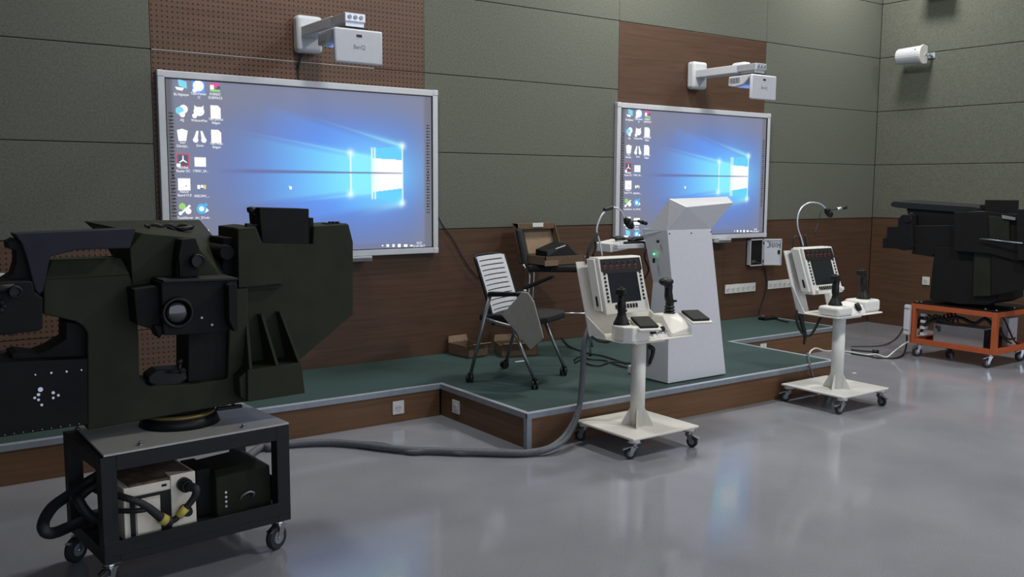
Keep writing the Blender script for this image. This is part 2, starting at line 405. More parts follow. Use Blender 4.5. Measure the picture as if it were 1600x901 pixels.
def screen_colors(X, Z):
    """the desktop picture thrown on the board, as display light"""
    k = lambda px, py: np.array(loc1(px, py))
    R1, R2 = k(629, 228), k(629, 317)       # right side of the bright window
    M1, M2 = k(583, 246), k(583, 301)
    L1, L2 = k(548, 239), k(548, 303)
    ZC = k(585, 270)[1]
    out = np.zeros(X.shape+(3,))
    grey = np.array((122, 125, 146.)); blue = np.array((86, 130, 236.)); edge = np.array((128, 132, 156.))
    cx, cz = k(545, 272)
    d = np.sqrt(((X-cx)/.95)**2+((Z-cz)/.52)**2)
    t = np.clip(1.35-d, 0, 1)**1.1
    out += grey+(blue-grey)*t[..., None]
    # greyer top and far right: room light on the board, painted in
    g = np.clip((Z-.95)/.3, 0, 1)[..., None]*.7; out = out*(1-g)+edge*g
    g = np.clip((X-(R1[0]+.06))/.32, 0, 1)[..., None]*.85; out = out*(1-g)+edge*g
    def ray(p, slope):   # z of a line through p with slope (dz/dx)
        return p[1]+slope*(X-p[0])
    def slope(a, b): return (b[1]-a[1])/(b[0]-a[0])
    s1 = slope(R1, k(454, 172)); s2 = slope(M1, k(440, 217)); s3 = slope(R2, k(500, 345)); s4 = slope(M2, k(440, 317))
    left = np.clip((R1[0]-X)/.01, 0, 1)
    soft = lambda v, w: np.clip(v/w, 0, 1)
    # outer fan
    o1 = soft(ray(R1, s1)-Z, .05)*soft(Z-ray(R2, s3), .05)*left
    fade = np.clip(1-(R1[0]-X)/1.1, 0, 1)
    a = (o1*fade**.7*.8)[..., None]; out = out*(1-a)+np.array((98, 160, 255.))*a
    # inner fan
    i1 = soft(ray(M1, s2)-Z, .04)*soft(Z-ray(M2, s4), .04)*left
    f2 = np.clip(1.06-(L1[0]-X)/.88, 0, 1)**1.5
    a = (i1*f2*.92)[..., None]; out = out*(1-a)+np.array((128, 228, 255.))*a
    # lower cyan wash between the window and the lower outer ray
    a = (soft(M2[1]+.03-Z, .05)*soft(Z-ray(R2, s3)+.0, .03)*left*np.clip(1-(R1[0]-X)/.55, 0, 1)*.6)[..., None]
    out = out*(1-a)+np.array((110, 214, 255.))*a
    # bright edges of the fans
    for p, s, w, l, st_ in ((R1, s1, .022, .45, .75), (R1, s1, .007, .85, .6), (M1, s2, .02, .7, .7), (M1, s2, .007, 1.1, .8), (R2, s3, .030, .40, .8), (M2, s4, .02, .5, .6), (M2, s4, .007, .75, .8)):
        a = np.exp(-((Z-ray(p, s))/w)**2)*np.clip(1-(p[0]-X)/l, 0, 1)**1.4*(X < p[0]+.004)*st_
        out = out*(1-a[..., None])+np.array((160, 242, 255.))*a[..., None]
    # glow round the window
    a = (np.exp(-(((X-M1[0])/.38)**2+((Z-ZC)/.23)**2))*.78)[..., None]; out = out*(1-a)+np.array((128, 232, 255.))*a
    # panes
    xr = R1[0]
    tr = lambda a_, b_: a_[1]+(b_[1]-a_[1])*(X-a_[0])/(b_[0]-a_[0])
    inside = (X > M1[0]-.004)*(X < xr)*(Z < ray(k(583, 247), slope(k(583, 247), k(629, 250))))*(Z > ray(k(583, 300), slope(k(583, 300), k(629, 294))))
    a = (inside*np.clip(.85+.5*(X-M1[0])/(xr-M1[0]), 0, 1))[..., None]; out = out*(1-a)+255*a
    a = ((X > L1[0])*(X <= M1[0])*(Z < tr(L1, M1))*(Z > tr(L2, M2))*.8)[..., None]; out = out*(1-a)+np.array((140, 240, 255.))*a
    a = ((X > M1[0])*(X < xr)*(~inside.astype(bool))*(Z < tr(k(583, 232), R1))*(Z > tr(k(583, 309), R2))*.75)[..., None]; out = out*(1-a)+np.array((96, 214, 255.))*a
    # upright glazing bars
    for x_, za, zb, w in ((M1[0]-.008, k(583, 309)[1], k(583, 232)[1], .007), (M1[0]+.016, k(588, 309)[1], k(588, 232)[1], .007), (L1[0], L2[1], L1[1], .007), (xr, R2[1], R1[1], .006)):
        a = np.exp(-((X-x_)/w)**2)*(Z > za-.01)*(Z < zb+.01); out = out*(1-a[..., None])+np.array((235, 252, 255.))*a[..., None]
    for c in (R1, R2, L1, L2):
        a = np.exp(-((X-c[0])**2+(Z-c[1])**2)/.028**2)*.95; out = out*(1-a[..., None])+np.array((225, 252, 255.))*a[..., None]
    # horizon bar
    x0 = k(335, 270)[0]
    w = .006+.011*np.clip((L1[0]-X)/(L1[0]-x0), 0, 1)
    a = np.exp(-((Z-ZC)/w)**4)*soft(X-x0, .25)*(X < xr)*np.clip(.55+.45*(xr-X)/.3, 0, 1)*.9
    out = out*(1-a[..., None])+np.array((104, 110, 160.))*a[..., None]
    # taskbar, barely lighter
    a = ((Z < BF+.045)*.5)[..., None]; out = out*(1-a)+np.array((112, 118, 142.))*a
    # projected area ends short of the surface left and right
    a = np.clip(((BF+.06)-X)/.03, 0, 1)[..., None]; out = out*(1-a)+np.array((96, 97, 104.))*a
    a = np.clip((X-(BW-BF-.085))/.03, 0, 1)[..., None]; out = out*(1-a)+np.array((112, 114, 128.))*a
    return out
def display_mat():
    m, nt, b = _nt('projected_desktop'); L = nt.links
    a = nt.nodes.new('ShaderNodeAttribute'); a.attribute_name = 'picture'
    b.inputs['Base Color'].default_value = (.03, .03, .03, 1); b.inputs['Roughness'].default_value = .5; b.inputs['Specular IOR Level'].default_value = .1
    L.new(a.outputs['Color'], b.inputs['Emission Color']); b.inputs['Emission Strength'].default_value = 1.0
    return m
def emis(name, col, s=1.0):
    m, nt, b = _nt(name); b.inputs['Base Color'].default_value = (.03, .03, .03, 1)
    b.inputs['Emission Color'].default_value = (*srgb([v/255 for v in col]), 1); b.inputs['Emission Strength'].default_value = s; return m
MT['desktop'] = display_mat()
for n, c in dict(e_white=(250, 252, 255), e_blue=(90, 150, 240), e_sky=(120, 215, 240), e_red=(214, 60, 60), e_pink=(230, 70, 150), e_green=(150, 210, 110), e_yellow=(232, 220, 120), e_dark=(70, 80, 110), e_cyan=(70, 180, 240)).items():
    MT[n] = emis('display_'+n[2:], c, 1.0)

def screen_mesh():
    nx, nz = 420, 250
    xs = np.linspace(BF, BW-BF, nx); zs = np.linspace(BF, BH-BF, nz)
    Xg, Zg = np.meshgrid(xs, zs)
    co = np.stack([Xg, np.full_like(Xg, -.036), Zg], -1).reshape(-1, 3)
    col = np.clip(screen_colors(Xg, Zg), 0, 255)/255
    lin = np.where(col <= .04045, col/12.92, ((col+.055)/1.055)**2.4)
    lin = np.concatenate([lin, np.ones(lin.shape[:2]+(1,))], -1).reshape(-1, 4)
    idx = np.arange(nx*nz).reshape(nz, nx)
    q = np.stack([idx[:-1, :-1], idx[:-1, 1:], idx[1:, 1:], idx[1:, :-1]], -1).reshape(-1, 4)
    me = bpy.data.meshes.new('projected_image'); me.from_pydata(co.tolist(), [], q.tolist())
    at_ = me.color_attributes.new('picture', 'FLOAT_COLOR', 'POINT'); at_.data.foreach_set('color', lin.astype(np.float32).ravel())
    me.materials.append(MT['desktop']); return me

def disc(m, x, z, r, y=-.0385, n=20, sz=1):
    v = [m.bm.verts.new((x+r*math.cos(2*math.pi*i/n), y, z+r*sz*math.sin(2*math.pi*i/n))) for i in range(n)]
    m._face(v)
def flat(m, pts, y=-.0385): m._face([m.bm.verts.new((p[0], y, p[1])) for p in pts])
def rect(m, x, z, w, h, y=-.0385): flat(m, [(x-w/2, z-h/2), (x+w/2, z-h/2), (x+w/2, z+h/2), (x-w/2, z+h/2)], y)
ICONS = [(283, 133, 'pc', 'Bu bilgisayar'), (310, 135, 'tv', 'TeamViewer\n12'), (336, 136, 'ev', 'EVEREST\nSCIEFFACE'),
         (284, 173, 'net', 'Ağ'), (311, 174, 'cam', 'WebcamMax'), (337, 175, 'doc', 'Yeni Journal\nBelgesi'),
         (285, 211, 'bin', 'Geri\nDönüşü...'), (312, 213, 'zoom', 'Zoom'), (338, 213, 'doc', 'Yeni Metin\nBelgesi'),
         (286, 250, 'pdf', 'Acrobat\nReader DC'), (313, 253, 'sheet', '170421_SA...'), (288, 288, 'sq', 'Hancer\nBoard V1.0'), (315, 292, 'pic', 'ASELSAN_...'),
         (289, 326, 'gear', 'TouchServer'), (316, 326, 'ring', 'drv_331win'), (290, 366, 'sq', 'Panel'), (318, 366, 'sheet', 'Ekran\nDüzeni'), (291, 393, 'pc', ''), (320, 393, 'ring', '')]
def icons():
    m = MB('e_white'); texts = []
    for px, py, k, txt in ICONS:
        x, z = loc1(px, py); s = .042; Y2, Y3 = -.0395, -.0402
        if k == 'pc':
            m.use('e_sky'); flat(m, [(x-.02, z+.04), (x+.035, z+.025), (x+.038, z-.02), (x-.015, z-.005)]); m.use('e_white'); flat(m, [(x-.04, z-.012), (x+.02, z-.016), (x+.005, z-.036), (x-.03, z-.03)], Y2)
        elif k == 'tv':
            m.use('e_blue'); rect(m, x, z, .084, .086); m.use('e_white'); disc(m, x, z+.004, .036, Y2); disc(m, x-.026, z-.028, .014, Y3)
        elif k == 'ev':
            m.use('e_pink'); rect(m, x, z+.018, .066, .016); m.use('e_white'); rect(m, x-.02, z-.002, .026, .03); m.use('e_pink'); flat(m, [(x-.005, z+.01), (x+.02, z+.01), (x+.007, z-.01)], Y2); m.use('e_green'); rect(m, x, z-.024, .066, .014); m.use('e_dark'); rect(m, x+.02, z-.002, .03, .02)
        elif k == 'net':
            m.use('e_white'); disc(m, x+.012, z+.012, .028); m.use('e_sky'); disc(m, x-.014, z, .026, Y2); m.use('e_white'); disc(m, x+.003, z-.024, .018, Y3)
        elif k == 'cam':
            m.use('e_white'); disc(m, x, z, .036, sz=.85); flat(m, [(x-.03, z+.014), (x-.03, z+.04), (x-.01, z+.026)]); flat(m, [(x+.03, z+.014), (x+.032, z+.04), (x+.01, z+.026)]); disc(m, x-.03, z-.03, .016, Y2)
        elif k == 'doc':
            m.use('e_white'); flat(m, [(x-.034, z-.044), (x+.034, z-.044), (x+.034, z+.026), (x+.016, z+.044), (x-.034, z+.044)])
        elif k == 'bin':
            m.use('e_white'); flat(m, [(x-.026, z-.038), (x+.024, z-.038), (x+.036, z+.03), (x, z+.042), (x-.034, z+.032)])
        elif k == 'zoom':
            m.use('e_white')
            for sg in (-1, 1): flat(m, [(x+sg*.006, z+.036), (x+sg*.02, z+.036), (x+sg*.042, z-.022), (x+sg*.014, z-.03)][::sg]); disc(m, x+sg*.027, z-.024, .018, Y2)
        elif k == 'pdf':
            m.use('e_red'); rect(m, x, z, .08, .084); m.use('e_dark'); rect(m, x, z, .066, .07, Y2); m.use('e_white')
            for a in (90, 212, 328):
                a = math.radians(a); dx, dz = math.cos(a), math.sin(a); flat(m, [(x-dz*.005, z+dx*.005), (x+dx*.03-dz*.003, z+dz*.03+dx*.003), (x+dx*.03+dz*.003, z+dz*.03-dx*.003), (x+dz*.005, z-dx*.005)], Y3)
            rect(m, x-.03, z-.034, .026, .022, -.041)
        elif k == 'sheet': m.use('e_white'); rect(m, x, z, .076, .062)
        elif k == 'sq': m.use('e_white'); rect(m, x, z, .08, .08); m.use('e_red'); rect(m, x+.012, z-.01, .01, .006, Y2)
        elif k == 'pic':
            m.use('e_white'); rect(m, x-.018, z, .02, .026); rect(m, x+.004, z+.004, .016, .02); m.use('e_yellow'); rect(m, x+.022, z, .014, .026); m.use('e_dark'); rect(m, x-.002, z-.01, .012, .008, Y2)
        elif k == 'gear':
            m.use('e_green'); disc(m, x-.016, z+.016, .022); m.use('e_white'); flat(m, [(x-.04, z-.034), (x-.03, z-.04), (x+.04, z+.016), (x+.03, z+.028)], Y2); disc(m, x+.022, z-.016, .02, Y3); disc(m, x-.03, z-.03, .012, Y3)
        elif k == 'ring':
            m.use('e_cyan'); disc(m, x-.004, z, .034); m.use('e_white'); disc(m, x-.004, z, .017, Y2); m.use('e_cyan'); flat(m, [(x+.012, z+.02), (x+.04, z+.02), (x+.026, z+.044)], Y3); m.use('e_white'); flat(m, [(x+.016, z-.03), (x+.044, z-.014), (x+.03, z+.006)], Y3)
        if txt:
            me = text_mesh(txt, .0235, 'e_white', None, space=.98, sx=.86); texts.append((me, x, z-.060))
    # cursor
    m.use('e_white'); x, z = loc1(454, 293); flat(m, [(x-.012, z+.012), (x+.012, z+.006), (x+.008, z-.014), (x-.006, z-.012)])
    # tray of small taskbar icons and the clock
    for px, w, h in ((598, .014, .01), (606, .024, .02), (615, .02, .022), (624, .026, .026), (634, .032, .02), (643, .024, .012)):
        x, z = loc1(px, 383.5); rect(m, x, z, w, h)
    x, z = loc1(655, 383); texts.append((text_mesh('10:31\n21.07.2017', .024, 'e_white', None), x, z+.006))
    nmat = len(m.mats)
    m.mats = [MT[k] if isinstance(k, str) else k for k in m.mats]
    wi = 0
    for me, x, z in texts:
        me.transform(Matrix.Translation((x, -.0395, z)) @ Matrix.Rotation(math.pi/2, 4, 'X'))
        n0 = len(m.bm.faces); m.bm.from_mesh(me); m.bm.faces.ensure_lookup_table()
        for f in m.bm.faces[n0:]: f.material_index = wi
        bpy.data.meshes.remove(me)
    return m
ICON_MB = icons()
def marks(px, sgn):
    """column of small printed tool marks along a side of the board"""
    m = MB('mark'); rnd = random.Random(3)
    z0, z1 = .32, .99
    n = 31
    for i in range(n):
        z = z1-(z1-z0)*i/(n-1)
        if i in (16, 18): disc(m, px, z, .009, -.0372, 10); continue
        rect(m, px, z, .031, .0062, -.0372)
        if i % 3 == 1: rect(m, px+sgn*.004, z+.006, .008, .008, -.0376)
        if i % 5 == 2: rect(m, px-.004, z-.006, .006, .007, -.0376)
    return m
def whiteboard():
    t = thing('interactive_whiteboard', 'left interactive whiteboard showing a blue desktop, on the drilled wood panel', 'whiteboard', (BX[0], 0, BZ[0]))
    f = MB('frame_w')
    o, i_ = [(0, 0), (BW, 0), (BW, BH), (0, BH)], [(BF, BF), (BW-BF, BF), (BW-BF, BH-BF), (BF, BH-BF)]
    for k in range(4):
        a, b, c, d = o[k], o[(k+1) % 4], i_[(k+1) % 4], i_[k]
        f.poly([(a[0], -.045, a[1]), (b[0], -.045, b[1]), (c[0], -.045, c[1]), (d[0], -.045, d[1])], (0, .043, 0))
    f.build('frame', t, .005)
    b = MB('vent'); b.box((BF-.003, -.034, BF-.003), (BW-BF+.003, -.004, BH-BF+.003)); b.build('back_panel', t)
    g = MB('black')
    for a, c in (((BF, -.0445, BH-BF-.006), (BW-BF, -.034, BH-BF+.001)), ((BW-BF-.008, -.0445, BF), (BW-BF+.001, -.034, BH-BF)), ((BF, -.0445, BF-.001), (BW-BF, -.034, BF+.004)), ((BF-.001, -.0445, BF), (BF+.004, -.034, BH-BF))): g.box(a, c)
    g.build('gasket', t)
    s = bpy.data.objects.new('projected_image', screen_mesh()); COL.objects.link(s); s.parent = t
    ic = ICON_MB.build('desktop_icons', s)
    marks(BF+.032, 1).build('tool_marks', t); marks(BW-BF-.04, -1).build('tool_marks', t)
    for x, z in ((BW-.02, .02), (.02, .02), (.02, BH-.02), (BW-.02, BH-.02)):
        c = MB('frame_w'); c.box((x-.022, -.048, z-.022), (x+.022, -.003, z+.022)); c.build('corner_cap', t, .006)
    tr = MB('frame_w'); tr.box((1.31, -.105, -.034), (1.49, -.012, -.006)); tr.box((1.31, -.105, -.034), (1.49, -.098, .004)); tr.build('pen_tray', t, .003)
    return t
wb1 = whiteboard()
wb2 = copy_tree(wb1); wb2.location = (BX[1], 0, BZ[1]); wb2['label'] = 'right interactive whiteboard showing a blue desktop, behind the white lectern'

# ------------------------------------------------------------------ short-throw projectors on wall arms
def projector(x, lab1):
    """x: middle of the front cover"""
    yf = -.85
    t = thing('projector', lab1, 'projector', (x, yf, 2.45))
    z0, z1 = 2.337-2.45, 2.552-2.45
    c = MB('frame_w'); c.box((-.168, 0, z0), (.168, .03, z1), bev=.012); c.build('front_cover', t)
    b = MB('frame_w')
    # body: side profile in y,z ; lowest near the wall side, cut away behind the cover
    prof = [(.03, z1-.002), (.265, z1-.004), (.27, z1-.085), (.20, z1-.098), (.10, z1-.085), (.055, z1-.05), (.03, z1-.02)]
    b.loft([(-.165, y, z) for y, z in prof], [(.165, y, z) for y, z in prof]); bo = b.build('body', t, .006)
    k = MB('lens_blue'); k.loft([(-.12, .1, z1-.0865), (.12, .1, z1-.0865), (.12, .2, z1-.099), (-.12, .2, z1-.099)], [(-.12, .1, z1-.080), (.12, .1, z1-.080), (.12, .2, z1-.092), (-.12, .2, z1-.092)])
    k.build('projection_window', t)
    sh = MB('lens_blue'); sh.loft([(-.12, .031, z0+.02), (.12, .031, z0+.02), (.12, .031, z1-.06), (-.12, .031, z1-.06)], [(-.12, .034, z0+.02), (.12, .034, z0+.02), (.12, .034, z1-.06), (-.12, .034, z1-.06)]); sh.build('mirror_glass', t)
    for sx in (-1, 1):
        v = MB('vent'); 
        v.box((sx*.165-.002, .14, z1-.062), (sx*.165+.002, .25, z1-.02)); vo = v.build('side_vent', t)
        r = MB('frame_w')
        for i in range(6): r.box((sx*.165-.0035, .145+i*.018, z1-.064), (sx*.165+.0035, .150+i*.018, z1-.018))
        r.build('vent_slats', vo)
    r = MB('mark'); r.box((-.02, -.002, z1-.05), (.02, .004, z1-.034)); r.build('sensor_window', t, .002)
    text_mesh('BenQ', .036, 'text_dark', 'logo', t, (.0, -.0006, z1-.112))
    # the wall arm holding it
    a = t
    def sh_(m, n, bev=0):
        m.bm.transform(Matrix.Translation((0, .85, 2.58-2.45))); return m.build(n, t, bev)
    zt = 2.62-2.58
    p = MB('frame_w'); p.box((-.10, -.10, -.09), (.09, -.001, .165), bev=.028); sh_(p, 'wall_mount')
    q = MB('frame_w'); q.box((-.075, -.60, zt-.03), (.055, -.10, zt+.042)); sh_(q, 'arm', .006)
    e = MB('alu'); e.box((-.082, -.82, zt-.022), (.062, -.60, zt+.035)); eo = sh_(e, 'sliding_head', .006)
    h = MB('alu_dull')
    for i in range(3): h.cyl((-.05+i*.04, -.826, zt+.008), (-.05+i*.04, -.815, zt+.008), .013, n=16)
    h.bm.transform(Matrix.Translation((0, .85, 2.58-2.45))); h.build('adjuster', eo)
    c = MB('frame_w'); c.box((.0, -.62, zt+.0), (.10, -.46, zt+.075), bev=.025); sh_(c, 'cable_cover')
    j = MB('alu'); j.box((-.07, -.80, zt-.048), (.06, -.64, zt-.020)); j.use('black'); j.box((-.10, -.80, -.028), (.09, -.62, -.012)); sh_(j, 'tilt_plate', .002)
    return t
projector(2.665, 'white short throw projector on its wall arm above the left whiteboard')
projector(6.595, 'white short throw projector on its wall arm above the right whiteboard')
c = MB('cable_b'); c.tube([(2.62, -.03, 2.49), (2.61, -.02, 2.44), (2.60, -.012, 2.38), (2.60, -.012, 2.30)], .006)
tag(c.build('projector_cable'), 'thin black cable hanging from the left projector arm down behind the board', 'cable')
# ------------------------------------------------------------------ shared small parts
def castor(parent, x, y, ztop, R=.032, turn=0, metal='chrome', wheel='rubber', brake=True, w=.024):
    """swivel castor whose wheel touches local z=0; turn: heading of the trail"""
    c, s = math.cos(turn), math.sin(turn)
    def T(px, py, pz): return (x+c*px-s*py, y+s*px+c*py, pz)
    f = MB(metal)
    f.box((x-.03, y-.03, ztop-.006), (x+.03, y+.03, ztop))
    f.cyl((x, y, ztop-.006), (x, y, ztop-.03), .02, n=16)
    tr = .022
    for sd in (-1, 1):
        o = sd*(w/2+.004)
        a = [T(-.016, o, ztop-.022), T(.02, o, ztop-.022), T(tr+.010, o, R-.004), T(tr-.010, o, R-.004)]
        b = [T(-.016, o+sd*.003, ztop-.022), T(.02, o+sd*.003, ztop-.022), T(tr+.010, o+sd*.003, R-.004), T(tr-.010, o+sd*.003, R-.004)]
        f.loft(a, b)
    f.loft([T(-.018, -w/2-.006, ztop-.030), T(.024, -w/2-.006, ztop-.030), T(.024, w/2+.006, ztop-.030), T(-.018, w/2+.006, ztop-.030)], [T(-.018, -w/2-.006, ztop-.022), T(.024, -w/2-.006, ztop-.022), T(.024, w/2+.006, ztop-.022), T(-.018, w/2+.006, ztop-.022)])
    f.cyl(T(tr, -w/2-.009, R), T(tr, w/2+.009, R), .006, n=10)
    o = f.build('castor', parent)
    q = MB(wheel); P0, P1 = Vector(T(tr, -w/2, R)), Vector(T(tr, w/2, R))
    q.cyl(P0, P0.lerp(P1, .2), R*.88, R, n=28); q.cyl(P0.lerp(P1, .2), P0.lerp(P1, .8), R, n=28); q.cyl(P0.lerp(P1, .8), P1, R, R*.88, n=28)
    q.use('alu_dull'); q.cyl(Vector(T(tr, -w/2-.001, R)), Vector(T(tr, w/2+.001, R)), R*.5, n=20)
    q.build('wheel', o)
    if brake:
        b = MB(metal); b.loft([T(.022, -.012, ztop-.030), T(.022, .012, ztop-.030), T(.066, .014, ztop-.046), T(.066, -.014, ztop-.046)], [T(.022, -.012, ztop-.024), T(.022, .012, ztop-.024), T(.070, .014, ztop-.040), T(.070, -.014, ztop-.040)]); b.build('brake_lever', o, .001)
    return o

# ------------------------------------------------------------------ operator consoles on wheels
def joystick(par, x, y, z, lean=0, mushroom=False, turn=0):
    m = MB('black')
    m.lathe([(.050, 0), (.049, .008), (.042, .022), (.031, .045), (.024, .062), (.02, .07)] if not mushroom else [(.03, 0), (.038, .008), (.026, .016), (.036, .024), (.024, .034), (.034, .042), (.02, .06)], (x, y, z), 24)
    m.lathe([(.026, .058), (.028, .063), (.026, .068)], (x, y, z), 20)
    c, s = math.cos(turn), math.sin(turn)
    def T(a, b, h): return (x+c*a-s*b, y+s*a+c*b, z+h)
    L = lean
    m.tube([T(0, 0, .06), T(L*.1, 0, .08), T(-.006+L*.2, 0, .11), T(-.004+L*.4, 0, .145), T(.002+L*.7, 0, .175), T(-.006+L, 0, .195)], [.020, .025, .027, .024, .026, .027], n=14)
    if not mushroom: m.hull([T(L-.046, -.026, .182), T(L-.046, .026, .182), T(L+.026, -.028, .176), T(L+.026, .028, .176), T(L-.040, -.022, .212), T(L-.040, .022, .212), T(L+.012, -.018, .216), T(L+.012, .018, .216)])
    m.tube([T(-.014, 0, .165), T(-.030, 0, .158), T(-.034, 0, .146)], .005, n=8)
    m.hull([T(.01, -.02, .07), T(.045, -.02, .075), T(.045, .02, .075), T(.01, .02, .07), T(.01, -.02, .088), T(.04, -.02, .086), T(.04, .02, .086), T(.01, .02, .088)])
    if mushroom: m.ball(T(L-.012, 0, .202), .050, (1.0, .85, .52))
    j = m.build('joystick', par, .002)
    b = MB('black_soft'); b.cyl(T(L-.01, 0, .206), T(L-.012, 0, .224), .009, n=12); b.build('thumb_switch', j)
    return j
def console(name, label, loc, variant):
    t = thing(name, label, 'operator console', loc)
    wm = 'ivory' if variant == 1 else 'white'
    b = MB(wm); b.box((-.27, -.265, .118), (.27, .262, .132)); b.build('base_plate', t, .004)
    mt = MB(wm)
    for i, (sx, sy) in enumerate(((-1, -1), (1, -1), (-1, 1), (1, 1))):
        p = MB(wm); p.cyl((sx*.225, sy*.225, .098), (sx*.225, sy*.225, .118), .034, n=20); p.build('castor_mount', t)
        castor(t, sx*.225, sy*.225, .1, .034, (2.6, -1.2, 2.0, -.6)[i] if variant == 1 else (2.9, -1.7, 2.2, -.5)[i], 'steel')
    mt.bm.free()
    cx, cy = (-.035, -.045) if variant == 1 else (-.055, -.055)
    c = MB(wm); c.cyl((cx, cy, .13), (cx, cy, .655), .044, n=32); c.build('column', t)
    for k in range(4):
        a = math.pi/4+k*math.pi/2 if variant == 1 else k*math.pi/2+.3
        d = Vector((math.cos(a), math.sin(a), 0)); n = Vector((-d.y, d.x, 0))*.003; o = Vector((cx, cy, 0))
        g = MB(wm); P = [o+d*.04+Vector((0, 0, .132)), o+d*.095+Vector((0, 0, .132)), o+d*.095+Vector((0, 0, .145)), o+d*.047+Vector((0, 0, .235)), o+d*.04+Vector((0, 0, .235))]
        g.loft([p-n for p in P], [p+n for p in P]); g.build('gusset', t)
    x1 = .315
    s = MB(wm)
    s.poly([(-.245, -.115 if variant == 1 else -.17, .664), (-.19 if variant == 1 else -.245, -.17, .664), (x1-.02, -.17, .664), (x1, -.15, .664), (x1, .165, .664), (-.245, .165, .664)], (0, 0, .007))
    s.build('shelf', t, .002)
    s = MB(wm); s.box((cx-.11, cy-.09, .648), (cx+.13, cy+.11, .664)); s.build('shelf_bracket', t, .002)
    # leaning back panel, bent up from the shelf
    tz = math.tan(math.radians(17.5)); Y0, Z0, HP = .165, .668, .44
    PR = .29
    def bp(x, h, off=0): return (x, Y0+h*tz+off, Z0+h)
    p = MB(wm)
    if variant == 1:
        p.loft([bp(-.243, 0), bp(PR, 0), bp(PR, HP-.02), bp(PR-.02, HP), bp(-.243, HP)], [bp(-.243, 0, .007), bp(PR, 0, .007), bp(PR, HP-.02, .007), bp(PR-.02, HP, .007), bp(-.243, HP, .007)])
    else:
        for xa, xb, ha, hb in ((-.243, -.11, 0, HP), (-.11, .12, .13, HP), (.12, .27, 0, HP-.05)):
            p.loft([bp(xa, ha), bp(xb, ha), bp(xb, hb), bp(xa, hb)], [bp(xa, ha, .007), bp(xb, ha, .007), bp(xb, hb, .007), bp(xa, hb, .007)])
    po = p.build('back_panel', t)
    if variant == 1:
        for x in (-.243, PR-.006):
            g = MB(wm); P = [(x, .165, .670), (x, .02, .670), (x, .03, .69), (x, Y0+.13*tz, .79)]
            g.poly(P, (.006, 0, 0)); g.build('side_gusset', t)
    else:
        g = MB(wm); P = [(-.243, .17, .668), (-.243, .10, .668), (-.243, .14, .73), (-.243, .22, .86)]; g.poly(P, (.006, 0, 0)); g.build('side_gusset', t)
    # display unit: tilted box in front of the panel
    th = math.radians(15.2 if variant == 1 else 19.5); sy, cyy = math.sin(th), math.cos(th)
    def mp(u, v, w): return (u, .070+v*sy-w*cyy*0-w*1.0, .803+v*cyy-w*sy*0)   # v up the face, w towards the operator
    HM = .350; xl, xr = -.192, .160; D = .085
    def face(m, pts, w, th_=.002):
        m.loft([mp(u, v, w-th_) for u, v in pts], [mp(u, v, w) for u, v in pts])
    q = MB(wm); q.loft([mp(xl, 0, -D), mp(xr, 0, -D), mp(xr, HM, -D), mp(xl, HM, -D)], [mp(xl, 0, 0), mp(xr, 0, 0), mp(xr, HM, 0), mp(xl, HM, 0)])
    mo = q.build('display_unit', t, .006)
    q = MB(wm); q.loft([mp(xl-.022, .02, -D), mp(xl, .02, -D), mp(xl, HM-.01, -D), mp(xl-.022, HM-.01, -D)], [mp(xl-.018, .02, -.02), mp(xl, .02, -.02), mp(xl, HM-.01, -.02), mp(xl-.018, HM-.01, -.02)]); q.build('side_cover', mo, .003)
    q = MB('black'); q.loft([mp(xl-.0225, .05, -.055), mp(xl-.0225, .05, -.04), mp(xl-.0225, .11, -.04), mp(xl-.0225, .11, -.055)], [mp(xl-.018, .05, -.055), mp(xl-.018, .05, -.04), mp(xl-.018, .11, -.04), mp(xl-.018, .11, -.055)]); q.build('side_switch', mo)
    q = MB('black'); ff = .100
    face(q, [(xl+.014, HM-.010), (xr-.014, HM-.010), (xr-.008, HM-ff+.018), (xr-.03, HM-ff), (xl+.03, HM-ff), (xl+.010, HM-ff+.018)], .003, .003); lp = q.build('warning_panel', mo, .001)
    for i in range(6):
        q = MB('vent'); u = xl+.045+i*.05
        q.cyl(mp(u, HM-.03, .002), mp(u, HM-.03, .018), .0035, n=8); q.build('toggle_switch', lp)
    for i in range(6):
        q = MB('red'); u = xl+.045+i*.05
        face(q, [(u-.016, HM-.058), (u+.012, HM-.058), (u+.012, HM-.048), (u-.016, HM-.048)], .0045, .0015)
        face(q, [(u-.012, HM-.073), (u+.004, HM-.073), (u+.004, HM-.066), (u-.012, HM-.066)], .0045, .0015)
        q.build('indicator_lamp', lp)
    q = MB('display'); face(q, [(xl+.055, .070), (xr-.055, .070), (xr-.055, .252), (xl+.055, .252)], .0015, .0015); q.build('screen', mo)
    for col_, uu in ((0, xl+.03), (1, xr-.03)):
        for i in range(8):
            v = .248-i*.0235; q = MB('black')
            face(q, [(uu-.006, v-.007), (uu+.006, v-.007), (uu+.006, v+.007), (uu-.006, v+.007)], .007, .007)
            q.build('button', mo, .001)
    for i in range(8):
        u = xl+.085+i*.0235; q = MB('black')
        face(q, [(u-.006, .032), (u+.006, .032), (u+.006, .058), (u-.006, .058)], .007, .007)
        q.build('button', mo, .001)
    if variant == 2:
        for u in (xl+.045, xr-.02):
            q = MB(wm); q.cyl(mp(u, .03, 0), mp(u, .03, .02), .014, n=16); q.build('knob', mo)
